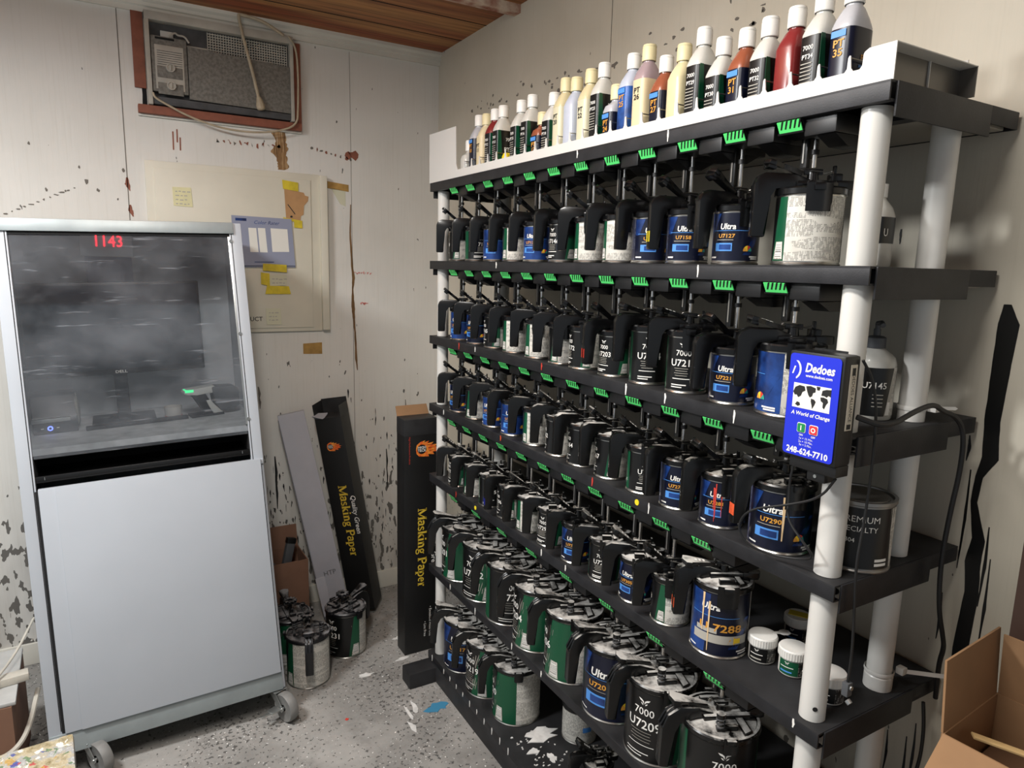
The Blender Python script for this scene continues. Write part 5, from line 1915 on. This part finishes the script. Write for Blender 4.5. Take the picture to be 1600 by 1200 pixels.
note('yellow_tape', [(-.836, 1.520), (-.800, 1.512), (-.800, 1.566), (-.836, 1.570)], 'yellow tape', 'yellow tape strip holding the left side of the paper slip', 'tape', y=FY - .0036, grp='yellow tape on the panel')
note('yellow_tape', [(-.820, 1.478), (-.712, 1.478), (-.720, 1.512), (-.812, 1.514)], 'yellow tape', 'yellow tape strip below the paper slip', 'tape', y=FY - .003, grp='yellow tape on the panel')

#SECTION boxes
# ------------------------------------------------------------------ cartons and boxes


# serif lettering for the masking paper cartons, drawn as strokes
def arc(cx, cy, rx, ry, a0, a1, n=10):
    return [(cx + rx * math.cos(R(a0 + (a1 - a0) * i / n)), cy + ry * math.sin(R(a0 + (a1 - a0) * i / n))) for i in range(n + 1)]


TK, TN = .16, .07
SER = {
    'M': (.98, [([(.14, 0), (.14, .7)], TN), ([(.14, .7), (.48, .02)], TK), ([(.48, .02), (.84, .7)], TN), ([(.84, 0), (.84, .7)], TK), ([(.02, .0), (.27, .0)], .05), ([(.70, .0), (.97, .0)], .05), ([(.02, .69), (.2, .69)], .05), ([(.80, .69), (.97, .69)], .05)]),
    'a': (.50, [(arc(.22, .36, .17, .11, 160, 0, 8) + [(.37, .30), (.37, .05)], TK * .8), (arc(.20, .14, .15, .13, 70, 330, 10), .10), ([(.36, .03), (.50, .03)], .06)]),
    's': (.42, [(arc(.21, .35, .13, .10, 20, 200, 8) + [(.14, .27), (.28, .20)] + arc(.20, .11, .14, .10, 20, -160, 8), .095)]),
    'k': (.56, [([(.13, 0), (.13, .72)], TK), ([(.16, .20), (.42, .45)], TN), ([(.24, .28), (.47, .01)], TK), ([(.02, 0), (.25, 0)], .05), ([(.34, 0), (.56, 0)], .05), ([(.02, .71), (.15, .71)], .05), ([(.33, .45), (.52, .45)], .05)]),
    'i': (.29, [([(.14, 0), (.14, .46)], TK), ([(.03, 0), (.27, 0)], .05), ([(.03, .45), (.15, .45)], .05), ([(.14, .58), (.14, .69)], .15)]),
    'n': (.58, [([(.14, 0), (.14, .46)], TK), (arc(.28, .32, .14, .12, 165, 0, 8) + [(.43, .28), (.43, 0)], TK * .85), ([(.03, 0), (.26, 0)], .05), ([(.32, 0), (.56, 0)], .05), ([(.03, .45), (.15, .45)], .05)]),
    'g': (.50, [(arc(.22, .31, .14, .14, 0, 360, 14), .10), ([(.30, .42), (.48, .46)], .07), ([(.14, .19), (.10, .10), (.20, .05), (.36, .02), (.42, -.08)], .09), (arc(.23, -.09, .19, .10, 10, -190, 10), .08), ([(.05, -.05), (.14, .04)], .07)]),
    'P': (.62, [([(.15, 0), (.15, .7)], TK), ([(.15, .68), (.32, .68)] + arc(.33, .51, .20, .17, 90, -90, 10) + [(.17, .34)], .11), ([(.02, 0), (.31, 0)], .05), ([(.02, .69), (.2, .69)], .05)]),
    'p': (.54, [([(.13, -.22), (.13, .46)], TK), (arc(.27, .22, .18, .22, 150, -150, 12), .10), ([(.02, -.22), (.26, -.22)], .05), ([(.02, .45), (.14, .45)], .05)]),
    'e': (.46, [([(.09, .25), (.37, .25)] + arc(.23, .23, .155, .21, 10, 310, 12), .095)]),
    'r': (.42, [([(.14, 0), (.14, .46)], TK), (arc(.28, .30, .13, .14, 160, 60, 6), .11), ([(.03, 0), (.27, 0)], .05), ([(.03, .45), (.15, .45)], .05)]),
    ' ': (.26, [])}


def serif_text(mb_, s, size, mat, M, z=.0008):
    x = 0
    tot = sum(SER[c_][0] for c_ in s)
    x = -tot / 2
    for c_ in s:
        w_, strokes = SER[c_]
        for pts, tk in strokes:
            vs, fs = [], []
            for i, (px, py) in enumerate(pts):
                a_ = pts[max(i - 1, 0)]
                b_ = pts[min(i + 1, len(pts) - 1)]
                dx, dy = b_[0] - a_[0], b_[1] - a_[1]
                L_ = math.hypot(dx, dy) or 1
                nx, ny = -dy / L_, dx / L_
                vs += [((x + px + nx * tk / 2) * size, (py + ny * tk / 2) * size, z), ((x + px - nx * tk / 2) * size, (py - ny * tk / 2) * size, z)]
            for i in range(len(pts) - 1):
                fs.append((2 * i + 1, 2 * i + 3, 2 * i + 2, 2 * i))
            mb_.add(vs, fs, mat, M)
        x += w_


def flame(mb_, M, s):
    body = [(-.5, 0), (-.45, .3), (-.2, .48), (.1, .55), (.0, .42), (.35, .5), (.25, .36), (.65, .40), (.5, .26), (.95, .25), (.75, .12), (1.1, .02), (.8, -.05), (1.0, -.2), (.6, -.2), (.7, -.38), (.3, -.33), (.35, -.48), (0, -.45), (-.3, -.42), (-.46, -.25)]
    mb_.prism([(x * s, y * s) for x, y in body][::-1] if False else [(x * s, y * s) for x, y in body[::-1]], .0010, 'flame orange', M, h0=.0002)
    for k in range(4):
        mb_.prism([((.2 + .1 * k) * s, (.3 - .2 * k) * s), ((.8) * s, (.22 - .14 * k) * s), ((.3) * s, (.24 - .2 * k) * s)][::-1], .0013, 'flame dark', M, h0=.0005)
    mb_.prism([(x * s, y * s) for x, y in arc(-.12, .02, .30, .30, 0, 345, 14)], .0014, 'box black', M, h0=.0005)
    mb_.text('HIGH', s * .22, 'ink white', M @ Matrix.Translation((-.12 * s, .06 * s, .0018)), bold=.02)
    mb_.text('TECK', s * .22, 'ink white', M @ Matrix.Translation((-.12 * s, -.13 * s, .0018)), bold=.02)


# carton standing upright at the left end of the rack
mp = thing('masking_paper_box', 'black upright masking paper box with orange flame logo beside the rack', 'box', (-.348, -.62, 0))
MPO = Vector(mp.location)


def mq(o):
    o.parent = mp
    o.location = o.location - MPO
    return o


m = MB()
m.box((-.427, -.645, 0), (-.285, -.560, .955), 'box black', .002)
m.box((-.4275, -.6455, .945), (-.2845, -.5595, 1.012), 'box black worn', .002)
mq(m.obj('carton'))
m = MB()
m.hexa([(-.426, -.562, 1.010), (-.286, -.562, 1.010), (-.286, -.559, 1.010), (-.426, -.559, 1.010), (-.426, -.545, 1.050), (-.290, -.543, 1.050), (-.290, -.540, 1.050), (-.426, -.542, 1.050)], 'cardboard bright')
mq(m.obj('flap'))
m = MB()
# text reads downward: local x points down, local y points to the right
Mt = face_M((-.350, -.6452, .465), (0, 0, -1), (1, 0, 0))
serif_text(m, 'Masking Paper', .052, 'gold print', Mt @ Matrix.Translation((0, -.018, 0)))
mq(m.obj('title_lettering', smooth=0))
m = MB()
m.text('Quality Green', .030, 'ink white', face_M((-.308, -.6455, .45), (0, 0, -1), (1, 0, 0)), bold=.01)
mq(m.obj('subtitle_lettering', smooth=0))
m = MB()
flame(m, face_M((-.345, -.6453, .885), (1, 0, 0), (0, 0, 1)), .066)
mq(m.obj('flame_logo', smooth=0))
m = MB()
m.text('High Performance Products', .010, 'ink red', face_M((-.408, -.6455, .885), (0, 0, -1), (1, 0, 0)))
mq(m.obj('side_lettering', smooth=0))
m = MB()
m.text('• Excellent Hold Out', .016, 'ink white', face_M((-.318, -.6455, .13), (0, 0, -1), (1, 0, 0)))
m.text('• Lint Free', .016, 'ink white', face_M((-.342, -.6455, .10), (0, 0, -1), (1, 0, 0)))
mq(m.obj('bullet_lettering', smooth=0))


def lean_frame(B, T, twist):
    B, T = Vector(B), Vector(T)
    zax = (T - B).normalized()
    x = Vector((math.cos(R(twist)), math.sin(R(twist)), 0))
    x = (x - zax * x.dot(zax)).normalized()
    y = zax.cross(x)
    return Matrix.Translation(B) @ Matrix((x, y, zax)).transposed().to_4x4(), (T - B).length


# black box leaning in the corner: local -y is the lettered face, local +x the plain one
Mk, L = lean_frame((-.435, -.165, .016), (-.567, -.095, .965), -34)
lb = tag(empty('masking_paper_box'), 'black masking paper box leaning against the back wall, its flaps open', 'box')
lb.matrix_world = Mk
m = MB()
m.box((-.060, -.060, 0), (.060, .060, L - .03), 'box black', .002)
m.box((-.058, -.058, L - .031), (.058, .058, L - .029), 'box black worn')
m.obj('carton', lb)
for (lo, hi, ax) in (((-.060, -.060, L - .03), (-.058, .060, L + .035), 0), ((-.06, .058, L - .03), (.06, .060, L + .040), 0), ((.058, -.06, L - .03), (.060, .06, L + .02), 0)):
    m = MB()
    m.box(lo, hi, 'box black worn')
    m.obj('flap', lb)
m = MB()
m.hexa([(-.058, -.058, L - .028), (-.015, -.058, L - .028), (-.015, -.010, L - .02), (-.058, -.01, L - .02), (-.066, -.075, L - .012), (-.020, -.070, L - .030), (-.015, -.008, L - .015), (-.058, -.008, L - .012)], 'box white')
m.obj('inner_paper', lb)
m = MB()
Mt = face_M((.004, -.0602, L * .46), (0, 0, -1), (1, 0, 0))
serif_text(m, 'Masking Paper', .052, 'gold print', Mt @ Matrix.Translation((0, -.012, 0)))
m.obj('title_lettering', lb, smooth=0)
m = MB()
m.text('Quality Green', .032, 'ink white', face_M((.040, -.0605, L * .49), (0, 0, -1), (1, 0, 0)), bold=.01, shear=.2)
m.obj('subtitle_lettering', lb, smooth=0)
m = MB()
flame(m, face_M((-.005, -.0603, L * .83), (1, 0, 0), (0, 0, 1)), .042)
m.obj('flame_logo', lb, smooth=0)

# pale long carton leaning beside it
Mk, L = lean_frame((-.588, -.232, .030), (-.738, -.066, .955), -12)
wb = tag(empty('long_carton'), 'long pale grey carton leaning left of the black box, behind the floor cans', 'box')
wb.matrix_world = Mk
m = MB()
m.box((-.058, -.030, 0), (.056, .030, L), 'box white', .002)
m.box((-.0605, -.0302, 0), (-.056, .0302, L - .02), 'box white edge', .001)
m.obj('carton', wb)
m = MB()
m.box((-.062, -.034, .02), (-.02, -.029, .20), 'box white', .002)
m.text('HTP', .03, 'ink grey', face_M((.005, -.0315, .20), (1, 0, 0), (0, 0, 1)))
m.obj('torn_flap', wb)


def open_carton(name, label, loc, rz, w_, d_, h_, mat, inside, flaps):
    e_ = thing(name, label, 'cardboard box', loc, (0, 0, R(rz)))
    t_ = .004
    m_ = MB()
    m_.box((-w_ / 2, -d_ / 2, 0), (w_ / 2, d_ / 2, t_), mat)
    m_.box((-w_ / 2, -d_ / 2, 0), (w_ / 2, -d_ / 2 + t_, h_), mat)
    m_.box((-w_ / 2, d_ / 2 - t_, 0), (w_ / 2, d_ / 2, h_), mat)
    m_.box((-w_ / 2, -d_ / 2 + t_, 0), (-w_ / 2 + t_, d_ / 2 - t_, h_), mat)
    m_.box((w_ / 2 - t_, -d_ / 2 + t_, 0), (w_ / 2, d_ / 2 - t_, h_), mat)
    m_.box((-w_ / 2 + t_, -d_ / 2 + t_, h_ * .55), (w_ / 2 - t_, d_ / 2 - t_, h_ * .555), inside)
    m_.obj('carton_walls', e_)
    for side, ang, ln in flaps:
        m_ = MB()
        half = {'-y': w_, '+y': w_, '-x': d_, '+x': d_}[side] / 2 - .003
        m_.box((-half, 0, -.0018), (half, ln, .0018), mat)
        f_ = m_.obj('flap', e_)
        org = {'-y': (0, -d_ / 2, h_), '+y': (0, d_ / 2, h_), '-x': (-w_ / 2, 0, h_), '+x': (w_ / 2, 0, h_)}[side]
        rz_ = {'-y': 180, '+y': 0, '-x': 90, '+x': -90}[side]
        f_.matrix_local = Matrix.Translation(org) @ Matrix.Rotation(R(rz_), 4, 'Z') @ Matrix.Rotation(R(ang), 4, 'X')
    return e_


oc = open_carton('cardboard_box', 'open brown cardboard box of dark parts on the floor behind the cabinet side', (-.832, -.192, 0), 1, .205, .17, .345, 'cardboard', 'cardboard inside', [('+y', 80, .10)])
m = MB()
m.box((-.018, -.012, 0), (.018, .012, .15), 'grey plastic', .004)
m.box((-.020, -.014, .13), (.020, .014, .155), 'black plastic', .004)
o = m.obj('sanding_block', None, (-.815, -.205, .27))
o.rotation_euler = (R(-6), R(16), R(10))
tag(o, 'dark grey slim tool standing up out of the brown floor box', 'tool')
m = MB()
m.lathe([(.0001, .0), (.034, 0), (.038, .006), (.038, .115), (.034, .12), (.0001, .12)], 26, 'ac dark')
o = m.obj('tape_roll', None, (-.885, -.19, .193))
tag(o, 'round grey roll inside the brown floor box', 'roll')
m = MB()
m.box((-.03, -.02, 0), (.03, .02, .05), 'black plastic', .006)
o = m.obj('plastic_part', None, (-.770, -.180, .21), R(10))
o.location.z = .193
tag(o, 'black plastic part lying in the brown floor box under the tool', 'part')

# carton in the lower right corner
rb = open_carton('cardboard_box', 'large open brown cardboard box in the lower right corner by the wall', (-.146, -2.785, 0), 4, .21, .34, .88, 'cardboard bright', 'cardboard inside', [('-x', -38, .10), ('+y', 86, .125), ('+x', 97, .12)])
m = MB()
m.box((-.07, -.008, 0), (.07, .008, .004), 'stick wood', .001)
o = m.obj('stir_stick', None, (-.150, -2.690, .848))
o.rotation_euler = (0, R(12), R(-47))
tag(o, 'pale wooden stir stick lying in the lower right cardboard box', 'stick', 'stir sticks')
m = MB()
m.lathe([(.022, .0), (.034, .002), (.036, .020), (.034, .040), (.022, .042), (.022, .0)], 30, 'box white')
o = m.obj('tape_roll', None, (-.120, -2.800, .825))
o.rotation_euler = (R(40), R(10), 0)
tag(o, 'pale grey tape roll lying in the lower right cardboard box', 'roll')
m = MB()
m.box((-.100, -.160, 0), (.100, .160, .010), 'cardboard inside')
m.obj('inner_layer', rb, (0, 0, .775))

# ------------------------------------------------------------------ lower left corner
lc = open_carton('cardboard_box', 'brown cardboard box at the far left behind the cabinet side', (-1.98, -.66, 0), 0, .50, .32, .300, 'cardboard', 'cardboard inside', [])
m = MB()
m.box((-.26, -.17, 0), (.26, .17, .012), 'bucket plastic', .004)
o = m.obj('grey_board', None, (-1.985, -.655, .3005), R(2))
tag(o, 'pale grey board lying across the cardboard box at the far left', 'board')
m = MB()
m.box((-.04, -.02, 0), (.055, .02, .026), 'ac frame', .006)
o = m.obj('old_rag', None, (-1.75, -.70, .3128), R(8))
tag(o, 'small grey folded rag on the pale board at the far left', 'rag')
cord([(-1.69, -.50, .42), (-1.74, -.66, .362), (-1.82, -.82, .335), (-1.90, -.855, .30), (-1.95, -.86, .28)], .004, 'ac frame', 'thin_hose', 'thin grey hose trailing over the board left of the cabinet', 'hose', 'hoses left of the cabinet')
cord([(-1.68, -.66, .25), (-1.70, -.80, .19), (-1.74, -.85, .165), (-1.80, -.855, .165), (-1.86, -.85, .19), (-1.93, -.85, .25)], .0075, 'ac frame', 'grey_hose', 'thick grey hose loop hanging in front of the far left cardboard box', 'hose', 'hoses left of the cabinet')
# paint-crusted table corner and a stick on it
pb = thing('mixing_stand', 'mixing stand crusted with many colours of paint in the lower left corner', 'stand', (-1.703, -1.562, 0), (0, 0, R(4)))
m = MB()
bm = bmesh.new()
bmesh.ops.create_grid(bm, x_segments=30, y_segments=30, size=.5)
rg = random.Random(2)
bm.free()
m.box((-.19, -.18, .44), (.175, .19, .505), 'paint blobs', .008)
m.obj('top_slab', pb)
for sx_, sy_ in ((-1, -1), (1, -1), (1, 1), (-1, 1)):
    m = MB()
    m.box((sx_ * .15 - .02, sy_ * .15 - .02, 0), (sx_ * .15 + .02, sy_ * .15 + .02, .442), 'bare wood', .003)
    m.obj('leg', pb)
m = MB()
m.box((-.15, -.012, 0), (.15, .012, .006), 'stick wood', .001)
o = m.obj('stir_stick', None, (-1.675, -1.572, .5065), R(-48))
tag(o, 'pale wooden stir stick on the paint crusted stand in the lower left corner', 'stick', 'stir sticks')
#END
